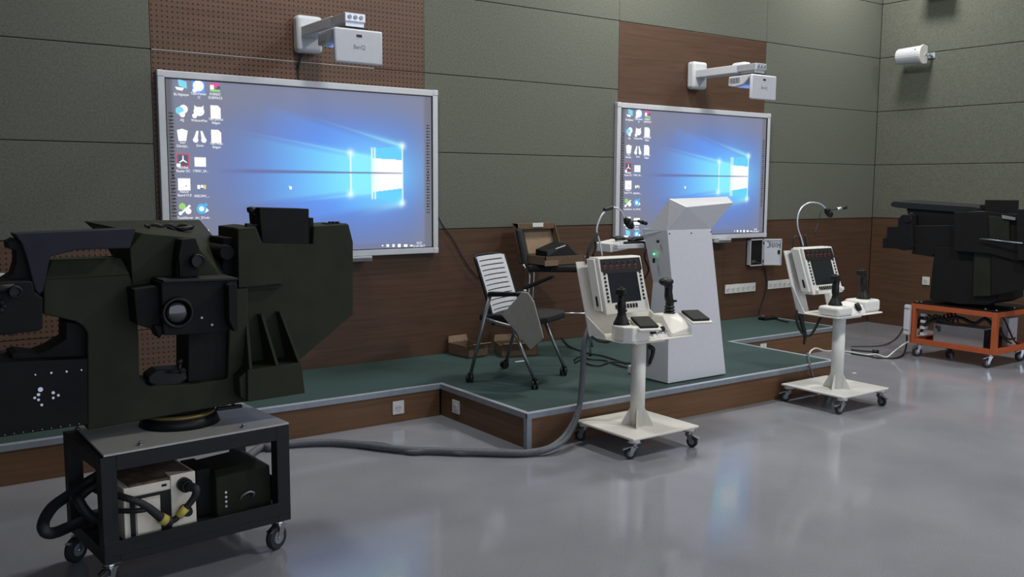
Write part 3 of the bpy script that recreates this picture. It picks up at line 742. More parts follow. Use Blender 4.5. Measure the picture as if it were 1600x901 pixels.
    # hand controllers
    if variant == 1:
        q = MB(wm); q.poly([(-.243, -.06, .671), (-.243, -.13, .671), (-.205, -.172, .671), (-.07, -.172, .671), (-.02, -.12, .671), (-.02, .02, .671), (-.2, .02, .671)], (0, 0, .090)); q.build('left_controller', t, .008)
        joystick(t, -.178, -.045, .76, .0, turn=.5)
        q = MB(wm); q.box((-.02, -.03, .671), (.12, .02, .74)); q.hull([(-.02, -.13, .671), (.14, -.13, .671), (-.02, -.03, .671), (.14, -.03, .671), (-.02, -.05, .742), (.14, -.05, .742), (-.02, -.03, .742), (.14, -.03, .742)]); q.build('switch_bridge', t, .004)
        for u, v in ((.015, .705), (.095, .712)):
            k = MB('black'); yy = -.13+(v-.671)/.071*.08
            k.cyl((u, yy, v), (u, yy-.032, v+.008), .014, .017, n=18); k.build('knob', t)
        for u, v in ((.055, .70), (.125, .70)):
            k = MB('chrome'); yy = -.13+(v-.671)/.071*.08; k.cyl((u, yy, v), (u, yy-.02, v), .008, n=14); k.build('key_switch', t)
        q = MB(wm); q.hull([(.13, -.14, .671), (.312, -.15, .671), (.312, .06, .671), (.13, .06, .671), (.17, -.03, .79), (.305, -.03, .79), (.305, .05, .79), (.17, .05, .79), (.311, -.15, .72), (.14, -.145, .69)])
        q.build('right_controller', t, .010)
        joystick(t, .262, .0, .785, -.02, True, turn=-.1)
        for (cx_, cy_, zz, rot, nm) in ((-.075, -.135, .765, -.35, 1), (.375, -.115, .768, -.30, 2)):
            Q = Matrix.Rotation(rot, 3, 'Z') @ Matrix.Rotation(math.radians(14), 3, 'X')
            h = MB(wm); h.box((cx_-.070, cy_-.090, zz-.010), (cx_+.070, cy_+.090, zz+.004), Q, .004); ho = h.build('wrist_rest', t)
            h = MB('black_soft'); h.box((cx_-.060, cy_-.074, zz+.004), (cx_+.060, cy_+.080, zz+.020), Q, .007); h.build('pad', ho)
    else:
        for nm, x0, xx, y0, y1, h_ in (('left_controller', -.225, -.055, -.165, .01, .068), ('right_controller', .135, .33, -.13, .05, .088)):
            q = MB(wm); q.box((x0, y0, .671), (xx, y1, .671+h_), bev=.02); q.build(nm, t)
        q = MB(wm); q.hull([(-.06, -.16, .671), (.14, -.14, .671), (.14, .04, .671), (-.06, -.0, .671), (-.06, -.13, .71), (.14, -.11, .73), (.14, .04, .745), (-.06, -.0, .735)]); q.build('switch_bridge', t, .008)
        k = MB('black'); k.cyl((.045, -.120, .715), (.055, -.142, .728), .030, n=20); k.build('knob', t)
        joystick(t, -.12, -.06, .738, -.004, turn=.2)
        joystick(t, .245, -.04, .758, -.03, turn=.1)
        q = MB(wm); q.loft([(-.01, .06, .672), (.06, .08, .672), (.06, .12, .672), (-.01, .12, .672)], [(-.01, .08, .71), (.05, .10, .70), (.05, .12, .70), (-.01, .12, .71)]); q.build('corner_block', t, .003)
    return t
c1 = console('operator_console', 'left ivory wheeled operator console with two joysticks, standing before the stage', (3.81, -2.25, 0), 1)
c2 = console('operator_console', 'right white wheeled operator console with rounded joystick blocks and open panel', (5.74, -2.29, 0), 2)
def gooseneck(t, pts, head, tip, mic):
    m = MB('alu'); m.tube(pts, .0055, n=10, smooth=5); g = m.build('gooseneck', t, world=True)
    m = MB('black'); a, b = Vector(head[0]), Vector(head[1]); m.cyl(a, a.lerp(b, .35), .010, .026, n=16); m.cyl(a.lerp(b, .35), a.lerp(b, .8), .026, .024, n=16); m.cyl(a.lerp(b, .8), b, .024, .012, n=16); m.build('clip', g, world=True)
    m = MB('black'); m.tube([mic[0], mic[1]], .004, smooth=1); m.use('alu' if mic[3] else 'black'); m.cyl(mic[1], Vector(mic[1]).lerp(Vector(mic[2]), .5), .008, .012, n=12); m.use('black'); m.cyl(Vector(mic[1]).lerp(Vector(mic[2]), .45), mic[2], .013, .012, n=12)
    m.build('reading_light', g, world=True)
Y1 = -1.955
def Q1(px, py, y=Y1): return at(px, py, y=y)
gooseneck(c1, [Q1(941, 400), Q1(937, 378), Q1(932.5, 362), Q1(934, 350), Q1(941, 335), Q1(950, 327), Q1(959, 324), Q1(968, 327), Q1(973, 334), Q1(976, 341)], (Q1(976, 340), Q1(988, 356)), None, (Q1(985, 346), Q1(997, 345), Q1(1010, 349), False))
m = MB('cable_b'); m.tube([Q1(944, 328), Q1(951, 325.5), Q1(957, 324)], .013, n=8); m.tube([Q1(934, 364), Q1(925, 380), Q1(919, 395), Q1(917, 410)], .011); m.tube([Q1(930, 375), Q1(931, 388), Q1(926, 400)], .008); m.build('cable_sleeve', c1, world=True)
Y2_ = -2.0
def Q2(px, py): return at(px, py, y=Y2_)
gooseneck(c2, [Q2(1255, 384), Q2(1252, 372), Q2(1247, 357), Q2(1246, 343), Q2(1249, 330), Q2(1256, 321), Q2(1266, 316.5), Q2(1277, 317), Q2(1285, 320.5), Q2(1290, 325.5)], (Q2(1290, 325), Q2(1299, 338)), None, (Q2(1297, 328.5), Q2(1308, 326), Q2(1322, 324), True))
m = MB('cable_b'); m.tube([Q2(1284, 327), Q2(1281, 336), Q2(1279, 348), Q2(1275, 358), Q2(1273, 366)], [.003, .003, .003, .006, .008]); m.tube([Q2(1240, 393), Q2(1240, 375), Q2(1243, 369), Q2(1249, 370), Q2(1252, 384)], .006); m.tube([Q2(1262, 388), Q2(1259, 372), Q2(1258, 367)], [.012, .01, .006]); m.build('cable_sleeve', c2, world=True)

# ------------------------------------------------------------------ lectern
t = thing('lectern', 'tall white angular lectern standing on the green stage', 'lectern', (4.75, -1.7, SH))
yb, yk = -1.86, -1.60
L_ = [(4.469, SH+.004), (4.463, .484), (4.485, .909), (4.427, 1.279)]
R_ = [(5.055, SH+.004), (4.975, .62), (4.915, .95), (4.856, 1.279)]
m = MB('podium')
for i in range(3):
    (a, za), (b, zb) = L_[i], L_[i+1]; (c, _), (d, _) = R_[i], R_[i+1]; zc = [SH+.004, .484, .909, 1.279]
    xr_ = lambda z: R_[0][0]+(R_[3][0]-R_[0][0])*(z-R_[0][1])/(R_[3][1]-R_[0][1])
    wz = {0: yk, 1: yk-.055, 2: yk-.075, 3: yk-.02}
    m.loft([(a, yb, za), (xr_(za), yb, za), (xr_(za), wz[i], za), (a, wz[i], za)], [(b, yb, zb), (xr_(zb), yb, zb), (xr_(zb), wz[i+1], zb), (b, wz[i+1], zb)])
bmesh.ops.remove_doubles(m.bm, verts=m.bm.verts, dist=.0005)
col = m.build('body', t, .003, world=True)
f = MB('podium'); f.box((4.452, yb-.004, SH+.002), (4.475, yb, SH+.02)); f.bm.free()
f = MB('podium'); f.poly([(4.475, -1.60, SH), (5.04, -1.60, SH), (4.98, -1.42, SH), (4.50, -1.42, SH)], (0, 0, .055)); f.build('foot', t, .004, world=True)
h = MB('podium')
V = dict(A=(4.385, -1.80, 1.487), B=(5.075, -1.80, 1.497), F=(4.455, -1.96, 1.432), C=(5.07, -2.0, 1.452), E=(4.427, -1.86, 1.279), D=(4.856, -1.86, 1.279), G=(4.42, -1.55, 1.232), H=(4.90, -1.55, 1.232), I=(4.44, -1.62, 1.20), J=(4.85, -1.62, 1.20))
V['F'] = tuple(at(1073.6, 323.4, y=-1.97)); V['C'] = tuple(at(1146, 316.5, y=-1.97)); V['A'] = tuple(at(1046, 310.3, y=-1.82)); V['B'] = tuple(at(1137, 307, y=-1.82)); V['G'] = tuple(at(1004.7, 367, y=-1.63))
V['H'] = (V['G'][0]+.46, V['G'][1], V['G'][2]+.01)
h.hull([v for v in V.values()]); h.build('reading_head', t, .003, world=True)
s_ = MB('black_soft')
for px, py in ((1046, 365), (1080, 364), (1111, 362)):
    p = at(px, py, y=yb); s_.cyl(p, p+Vector((0, -.003, 0)), .005, n=10)
s_.build('screws', t, world=True)
p = at(1025, 396.5, x=4.455); q = MB('led'); q.ball(p+Vector((-.020, 0, 0)), .0065); q.build('status_light', t, world=True)
p = at(1025.5, 406.5, x=4.455); q = MB('black'); q.box(p+Vector((-.028, -.008, -.016)), p+Vector((-.018, .008, .016))); q.build('switch', t, world=True)
# pull-out keyboard tray with keyboard, on the speaker's side
q = MB('podium'); q.box((4.20, -1.62, 1.145), (4.45, -1.44, 1.175)); q.build('pull_out_tray', t, .003, world=True)
q = MB('white'); A = [at(953, 381, y=-1.58), at(981, 374.5, y=-1.58), at(981, 389, y=-1.58), at(954, 394, y=-1.58)]; q.loft(A, [p+Vector((0, .16, 0)) for p in A])
q.build('tray_end_box', t, .003, world=True)
k = MB('steel_dark'); k.box((4.29, -1.60, 1.176), (4.47, -1.46, 1.19)); k.use('black')
rnd = random.Random(5)
P = [at(962+i*5.2, 373.5-1.8*math.sin(i*.9)+rnd.uniform(-1, 1), y=-1.56) for i in range(11)]
k.tube(P, .011, n=8); k.tube([p+Vector((0, .03, .008)) for p in P], .009, n=8)
tag(k.build('headset_cable_bundle'), 'bundle of black cables lying on the lectern tray', 'cable')
m = MB('cable_b'); m.tube([at(1028, 377, x=4.44)+Vector((0, 0, 0)), at(1018, 382, y=-1.66), at(1010, 390, y=-1.64), at(1007, 402, y=-1.62), at(1012, 415, y=-1.62), at(1013, 424, y=-1.62), at(1006, 436, y=-1.62)], .006); m.ball(at(1028, 377, x=4.42), .011)
m.build('hanging_lead', t, world=True)

# ------------------------------------------------------------------ white tablet-arm chair
ch = thing('tablet_chair', 'white slatted office chair on castors with a folded grey writing tablet', 'chair', (3.744, -1.115, SH), math.radians(28))
def leg(a, b, r=.0125):
    m = MB('steel'); m.tube([a, b], r, n=12, smooth=1); m.use('black'); m.cyl(b, Vector(b)+Vector((0, 0, -.02)), .014, n=12); return m.build('leg', ch)
leg((-.275, .085, .62), (-.275, .235, .065)); leg((.275, .085, .60), (.275, .235, .065))
leg((-.25, -.05, .44), (-.25, -.235, .065)); leg((.25, -.05, .44), (.25, -.235, .065))
for x, y, a in ((-.275, .24, 3.4), (-.25, -.24, 3.6), (.25, -.24, 3.3), (.275, .24, 2.7)):
    m = MB('black')
    for sd in (-1, 1):
        u = Vector((-math.sin(a), math.cos(a), 0)); c0 = Vector((x, y, .026))+Vector((math.cos(a), math.sin(a), 0))*.018
        m.cyl(c0+u*sd*.006, c0+u*sd*.022, .026, n=20)
    m.hull([Vector((x, y, .062))+Vector((dx, dy, dz)) for dx in (-.014, .014) for dy in (-.014, .014) for dz in (0, -.012)]+[c0+Vector((0, 0, .0))+Vector((dx, 0, 0)) for dx in (-.008, .008)])
    m.build('castor', ch)
m = MB('steel'); m.tube([(-.27, .12, .445), (-.265, -.06, .41), (-.25, -.22, .405)], .012, n=10, smooth=2); m.tube([(.27, .12, .445), (.265, -.06, .41), (.25, -.22, .405)], .012, n=10, smooth=2); m.tube([(-.26, -.05, .42), (.26, -.05, .42)], .011, smooth=1); m.build('seat_frame', ch)
m = MB('black_soft')
prof = [(-.25, .47), (-.23, .49), (-.05, .482), (.12, .478), (.22, .50)]
A = [(-.235, .20), (-.245, -.12), (-.225, -.25), (-.15, -.285), (.15, -.285), (.225, -.25), (.245, -.12), (.235, .20)]
m.loft([(x, y, .425) for x, y in A], [(x*.99, y*.99, .475) for x, y in A]); m.build('seat', ch, .016, seg=3)
# backrest shell with horizontal slots: white slats between side rails, curving from the seat up and back
def bk(z):   # y of the shell at height z
    u = (z-.40)/.46
    return .075+.150*max(u, 0)**1.1
wdt = lambda z: .225-.015*max(0, (.6-z)/.2)
m = MB('mesh_w'); n = 18; z0, z1 = .43, .835
def shell(xa, xb, za, zb, th=.012):
    k = 3; fr, bkk = [], []
    xs = [xa+(xb-xa)*i/6 for i in range(7)]
    cur = lambda x: -.028*(1-(x/.23)**2)*-1
    for z in (za, zb):
        pass
    a = [(x, bk(za)+cur(x), za) for x in xs]+[(x, bk(za)+cur(x)+th, za) for x in xs[::-1]]
    b = [(x, bk(zb)+cur(x), zb) for x in xs]+[(x, bk(zb)+cur(x)+th, zb) for x in xs[::-1]]
    m.loft(a, b)
step = .0335
z = z0
while z < z1-.001:
    shell(-.175, .175, z, min(z+step-.0085, z1)); z += step
for k in range(13):
    za, zb = z0+(.855-z0)*k/13, z0+(.855-z0)*(k+1)/13
    for sx in (-1, 1): shell(*sorted((sx*.172, sx*.205)), za, zb)
for k in range(3):
    shell(-.18, .18, .832+k*.009, .841+k*.009)
m.build('backrest', ch)
m = MB('black')
for sx in (-1, 1):
    m.tube([(sx*.216, bk(z)+.014, z) for z in (.40, .5, .6, .7, .8, .85)], .012, n=10)
m.tube([(-.216, bk(.85)+.02, .85), (-.12, bk(.86)+.055, .862), (.12, bk(.86)+.055, .862), (.216, bk(.85)+.02, .85)], .009)
m.build('back_frame', ch)
def arm(x, z0_, z1_):
    m = MB('black'); A = [(x-.024, .10, z0_-.015), (x+.024, .10, z0_-.015), (x+.024, .10, z0_+.02), (x-.024, .10, z0_+.02)]; B = [(x-.022, -.14, z1_-.012), (x+.022, -.14, z1_-.012), (x+.022, -.14, z1_+.012), (x-.022, -.14, z1_+.012)]
    m.loft(A, B); return m.build('armrest', ch, .008)
arm(-.27, .615, .63); arm(.27, .60, .705)
m = MB('tablet'); T_ = [(-.03, .49), (-.183, .657), (-.225, .653), (-.268, .595), (-.342, .36), (-.245, .272)]
m.loft([(-.335, y, z) for y, z in T_], [(-.320, y, z) for y, z in T_]); to = m.build('writing_tablet', ch, .006)
m = MB('black'); m.loft([(-.3195, y*1.0+.0, z) for y, z in T_], [(-.316, y, z) for y, z in T_]); m.build('tablet_edge', to)
m = MB('steel'); m.tube([(-.28, -.12, .635), (-.31, -.17, .645), (-.312, -.24, .60)], .009); m.ball((-.30, -.185, .655), .014); m.build('tablet_hinge', ch)

# ------------------------------------------------------------------ black high chair by the wall with an open box on it
hc = thing('high_chair', 'black high visitor chair with thin chrome legs against the wall', 'chair', (4.66, -.42, SH), math.radians(-42))
SZ = .715
m = MB('black_soft'); m.poly([(-.25, -.21, SZ-.05), (.25, -.21, SZ-.05), (.27, .0, SZ-.05), (.25, .22, SZ-.05), (-.25, .22, SZ-.05)], (0, 0, .055)); m.build('seat', hc, .018, seg=3)
m = MB('black_soft'); m.loft([(-.30, -.19, SZ+.0), (-.245, -.19, SZ-.01), (-.245, .20, SZ-.01), (-.30, .20, SZ)], [(-.36, -.15, SZ+.29), (-.32, -.15, SZ+.29), (-.32, .17, SZ+.29), (-.36, .17, SZ+.29)]); m.build('backrest', hc, .02, seg=3)
for sx, sy in ((-1, -1), (1, -1), (-1, 1), (1, 1)):
    m = MB('chrome'); m.tube([(sx*.23, sy*.18, SZ-.04), (sx*.235, sy*.19, SZ-.1), (sx*.26, sy*.21, .012)], .0085, n=10, smooth=2); m.use('black'); m.cyl((sx*.26, sy*.21, .02), (sx*.26, sy*.21, 0), .012, n=12); m.build('leg', hc)
m = MB('chrome'); m.tube([(-.255, -.203, .34), (.255, -.203, .34)], .007, smooth=1); m.tube([(.255, -.2, .34), (.255, .2, .34)], .007, smooth=1); m.build('footrest', hc)
m = MB('chrome'); m.tube([(-.262, -.19, SZ-.03), (-.29, -.185, SZ+.01)], .012, smooth=1); m.build('back_bracket', hc)
bx = thing('cardboard_box', 'open cardboard box with raised lid on the seat of the black high chair', 'box', (4.60, -.40, SH+SZ+.005))
Yb = -.56
def B3(px, py, y=Yb): return at(px, py, y=y)
def traybox(par, x0, x1, y0, y1, h, th=.006, inner='cardboard', outer='cardboard_d'):
    m = MB(outer, inner)
    m.box((x0, y0, 0), (x1, y1, th)); m.box((x0, y0, 0), (x1, y0+th, h)); m.box((x0, y1-th, 0), (x1, y1, h)); m.box((x0, y0, 0), (x0+th, y1, h)); m.box((x1-th, y0, 0), (x1, y1, h))
    return m.build('tray', par)
traybox(bx, -.21, .19, -.17, .19, .075)
m = MB('cardboard'); m.box((-.215, -.172, .0), (-.08, -.166, .045)); m.box((.195, -.16, .01), (.27, -.05, .06)); m.build('side_flap', bx)
ld = MB('cardboard')
lz = .32; ly = .17
ld.loft([(-.20, .19, .07), (.18, .19, .07), (.18, .196, .07), (-.20, .196, .07)], [(-.20, .19+.10, lz), (.18, .19+.10, lz), (.18, .196+.10, lz), (-.20, .196+.10, lz)])
ld.use('cardboard_d')
ld.loft([(-.20, .19, .08), (-.194, .19, .08), (-.194, .12, .10), (-.20, .12, .10)], [(-.20, .29, lz), (-.194, .29, lz), (-.194, .22, lz-.0), (-.20, .22, lz)])
ld.loft([(.18, .19, .08), (.186, .19, .08), (.186, .12, .10), (.18, .12, .10)], [(.18, .29, lz), (.186, .29, lz), (.186, .22, lz), (.18, .22, lz)])
ld.loft([(-.20, .22, lz), (.186, .22, lz), (.186, .29, lz), (-.20, .29, lz)], [(-.20, .22, lz-.045), (.186, .22, lz-.045), (.186, .225, lz-.045), (-.20, .225, lz-.045)])
ld.use('white'); ld.box((-.05, .214, lz-.03), (.06, .219, lz+.004)); ld.build('lid', bx)
dv = MB('black'); dv.hull([(-.15, -.12, .07), (-.15, .04, .07), (.15, -.12, .07), (.15, .06, .07), (-.15, -.11, .11), (-.15, .04, .12), (.05, -.11, .17), (.05, .06, .175), (.17, -.10, .085)])
dv.use('white'); dv.loft([(-.07, -.121, .125), (.03, -.123, .150), (.03, -.123, .158), (-.07, -.121, .133)], [(-.07, -.118, .125), (.03, -.12, .150), (.03, -.12, .158), (-.07, -.118, .133)])
dv.use('cable_g'); dv.bm.transform(Matrix.Translation((4.60, -.40, SH+SZ+.005)))
tag(dv.build('handheld_device', bevel=.01), 'black moulded device lying in the open cardboard box', 'device')
# flattened boxes on the stage floor
for nm, lab, x, y, w, d, h, r in (('carton', 'small open brown carton on the stage floor against the wall, left one', 3.93, -.16, .20, .26, .09, .1), ('carton', 'low brown carton with open flaps on the stage floor beneath the chairs', 4.27, -.34, .30, .24, .09, -.35)):
    b = thing(nm, lab, 'box', (x, y, SH), r); traybox(b, -w/2, w/2, -d/2, d/2, h)
    for part in (0,):
     m = MB('cardboard'); m.loft([(-w/2, -d/2+.004, h), (w/2, -d/2+.004, h), (w/2, -d/2, h), (-w/2, -d/2, h)], [(-w/2+.01, -d/2-.05, h+.025), (w/2-.01, -d/2-.05, h+.025), (w/2-.01, -d/2-.054, h+.022), (-w/2+.01, -d/2-.054, h+.022)])
    m.build('flap', b); m = MB('cardboard')
    m.loft([(-w/2, d/2, h), (w/2, d/2, h), (w/2, d/2-.004, h), (-w/2, d/2-.004, h)], [(-w/2+.01, d/2+.012, h+.05), (w/2-.01, d/2+.012, h+.05), (w/2-.01, d/2+.008, h+.05), (-w/2+.01, d/2+.008, h+.05)])
    m.build('flap', b)
p = at(812, 565, z=SH); m = MB('white'); m.poly([p+Vector((-.05, -.008, .001)), p+Vector((.03, -.02, .001)), p+Vector((.05, .012, .001)), p+Vector((-.03, .012, .001))], (0, 0, .004)); tag(m.build('paper_scrap'), 'small white scrap of paper on the stage under the chair', 'paper')

# ------------------------------------------------------------------ wall cabinet with an open door
cb = thing('wall_cabinet', 'small grey wall cabinet hanging open below the right whiteboard', 'cabinet', (7.52, 0, .90))
x0, x1, z0, z1, d = -.078, .125, -.14, .135, .05
m = MB('frame_w')
m.box((x0, -d, z0), (x1, 0, z0+.01)); m.box((x0, -d, z1-.01), (x1, 0, z1)); m.box((x0, -d, z0), (x0+.01, 0, z1)); m.box((x1-.01, -d, z0), (x1, 0, z1)); m.box((x0, -.008, z0), (x1, 0, z1)); m.build('housing', cb)
m = MB('black_paint'); m.box((x0+.010, -d+.010, z0+.010), (x1-.010, -.008, z1-.010)); m.use('vent'); m.box((x0+.03, -d+.004, z0+.03), (x0+.09, -d+.012, z0+.06)); m.tube([(x0+.02, -d+.008, z0+.02), (x0+.06, -d+.002, z0+.045), (x1-.03, -d+.008, z0+.02)], .004); m.build('black_insert', cb)  # black block filling the open housing, with a grey fitting and lead
A = at(1193, 375, y=-d); E_ = at(1221, 378, y=-.155)
dv_ = Vector((E_.x-A.x, E_.y-A.y, 0)); dv_.normalize(); W_ = .192
dn = Vector((dv_.y, -dv_.x, 0)); hp = Vector((x1, -d-.002, 0))
m = MB('frame_w'); P = [hp, hp+dv_*W_, hp+dv_*W_-dn*.012, hp-dn*.012]; m.poly([(p.x, p.y, z0) for p in P], (0, 0, z1-z0))
do = m.build('door', cb, .002)
def dp(u, z, off=.0): q = hp+dv_*u+dn*(.003+off); return (q.x, q.y, z)
m = MB('frame_w')
for a, b in (((.005, z0+.005), (W_-.005, z0+.012)), ((.005, z1-.012), (W_-.005, z1-.005)), ((.005, z0+.005), (.012, z1-.005)), ((W_-.012, z0+.005), (W_-.005, z1-.005))):
    m.loft([dp(a[0], a[1]), dp(b[0], a[1]), dp(b[0], b[1]), dp(a[0], b[1])], [dp(a[0], a[1], .008), dp(b[0], a[1], .008), dp(b[0], b[1], .008), dp(a[0], b[1], .008)])
m.build('door_rim', do)
m = MB('ink'); 
def stroke(pts): m.tube([dp(.035+u*.0255, z1-.028-v*.060, -.001) for u, v in pts], .0036, n=6, smooth=1)
stroke([(.1, .05), (.5, -.05), (.95, .15), (1.05, .5), (.9, .9), (.45, 1.05), (.05, .9)])
stroke([(1.5, 0), (1.45, .95), (2.3, .1), (2.3, 1)])
stroke([(2.9, 1), (2.9, .05), (3.7, .95), (3.75, .05)])
stroke([(4.4, .1), (4.35, 1)]); stroke([(4.4, .5), (5.3, .55)]); stroke([(5.35, .15), (5.3, 1.1)])
m.build('handwriting', do)
m = MB('black'); a = dp(W_-.035, .0, .0); m.box((a[0]-.008, a[1]-.014, -.02), (a[0]+.008, a[1]+.004, .02)); m.build('latch', do, .003)
for zz in (z1-.04, z0+.045):
    m = MB('black'); m.cyl((x1-.004, -d-.008, zz-.014), (x1-.004, -d-.008, zz+.014), .006, n=10); m.build('hinge', do)

# ------------------------------------------------------------------ loudspeakers on the right wall
def loudspeaker(lab, y, z):
    t = thing('loudspeaker', lab, 'loudspeaker', (XR, y, z))
    m = MB('frame_w')
    prof = []
    for i in range(13):
        a = math.pi*(i/12)
        prof.append((-.17-.085*math.sin(a), 0, -.085*math.cos(a)))
    prof = [(-.10, 0, -.075)]+[(p[0], 0, p[2]) for p in prof]+[(-.10, 0, .075)]
    m.loft([(p[0], -.14, p[2]*1.12) for p in prof], [(p[0]*.97, .14, p[2]*1.0) for p in prof]); m.build('cabinet', t, .012)
    m = MB('white')
    m.loft([(p[0]*1.0, -.160, p[2]*1.2) for p in prof], [(p[0], -.14, p[2]*1.2) for p in prof]); m.build('end_cap', t, .004)
    m = MB('alu'); m.box((-.012, -.19, -.03), (0, -.11, .03)); m.box((-.11, -.175, -.008), (-.01, -.145, .008)); m.box((-.16, -.17, -.012), (-.10, -.146, .012)); m.build('bracket', t, .002)
    m = MB('black'); m.cyl((-.215, -.1, .045), (-.245, -.1, .05), .006, n=10); m.build('badge', t)
    t.rotation_euler = (0, math.radians(0), 0); return t
loudspeaker('white wall loudspeaker on the right wall, fully visible below the other', -.475, 3.0)
loudspeaker('loudspeaker at the top edge of the picture, its base just showing on the right wall', -.70, 3.70)
# ------------------------------------------------------------------ steel trolley with the large dark turret (left)
CT = (1.07, -2.40, 0)
def trolley(name, label, loc, rz, w, d, zb, zt, paint, tube=.035, top='plate', back=True):
    t = thing(name, label, 'trolley', loc, rz)
    x, y = w/2, d/2
    for sx in (-1, 1):
        for sy in (-1, 1):
            p = MB(paint); a, b = sorted((sx*x, sx*(x-tube))), sorted((sy*y, sy*(y-tube))); p.box((a[0], b[0], zb), (a[1], b[1], zt-.002)); p.build('post', t, .002)
    for z0, z1 in ((zt-tube-.002, zt-.002), (zb, zb+tube)):
        for sy in (-1, 1):
            p = MB(paint); b = sorted((sy*y, sy*(y-tube))); p.box((-x+tube, b[0], z0), (x-tube, b[1], z1)); p.build('rail', t, .002)
        for sx in (-1, 1):
            p = MB(paint); a = sorted((sx*x, sx*(x-tube))); p.box((a[0], -y+tube, z0), (a[1], y-tube, z1)); p.build('rail', t, .002)
    return t
tr1 = trolley('equipment_trolley', 'dark grey steel trolley under the large green turret at left', (1.045, -2.385, 0), math.radians(5), .77, .50, .13, .55, 'steel_dark', .058)
m = MB('plate'); m.poly([(-.372, -.248, .550), (.386, -.248, .550), (.386, .252, .550), (-.335, .252, .550)], (0, 0, .009)); m.build('top_plate', tr1, .002)
m = MB('steel_dark'); m.box((-.36, -.240, .176), (.36, .235, .189)); m.box((-.384, -.2515, .160), (.384, -.240, .215)); m.build('lower_shelf', tr1, .002)
for sx, sy in ((-1, -1), (1, -1), (-1, 1), (1, 1)):
    castor(tr1, sx*.352, sy*.205, .13, .054, -2.75 if sx > 0 else -2.6, 'chrome', 'rubber', True, .032)
for x, y in ((-.22, -.20), (.20, -.205), (.33, .19), (.30, .21), (-.34, .2)):
    m = MB('steel'); m.cyl((x, y, .557), (x, y, .566), .011, n=6); m.cyl((x, y, .566), (x, y, .575), .006, n=10); m.build('bolt', tr1)

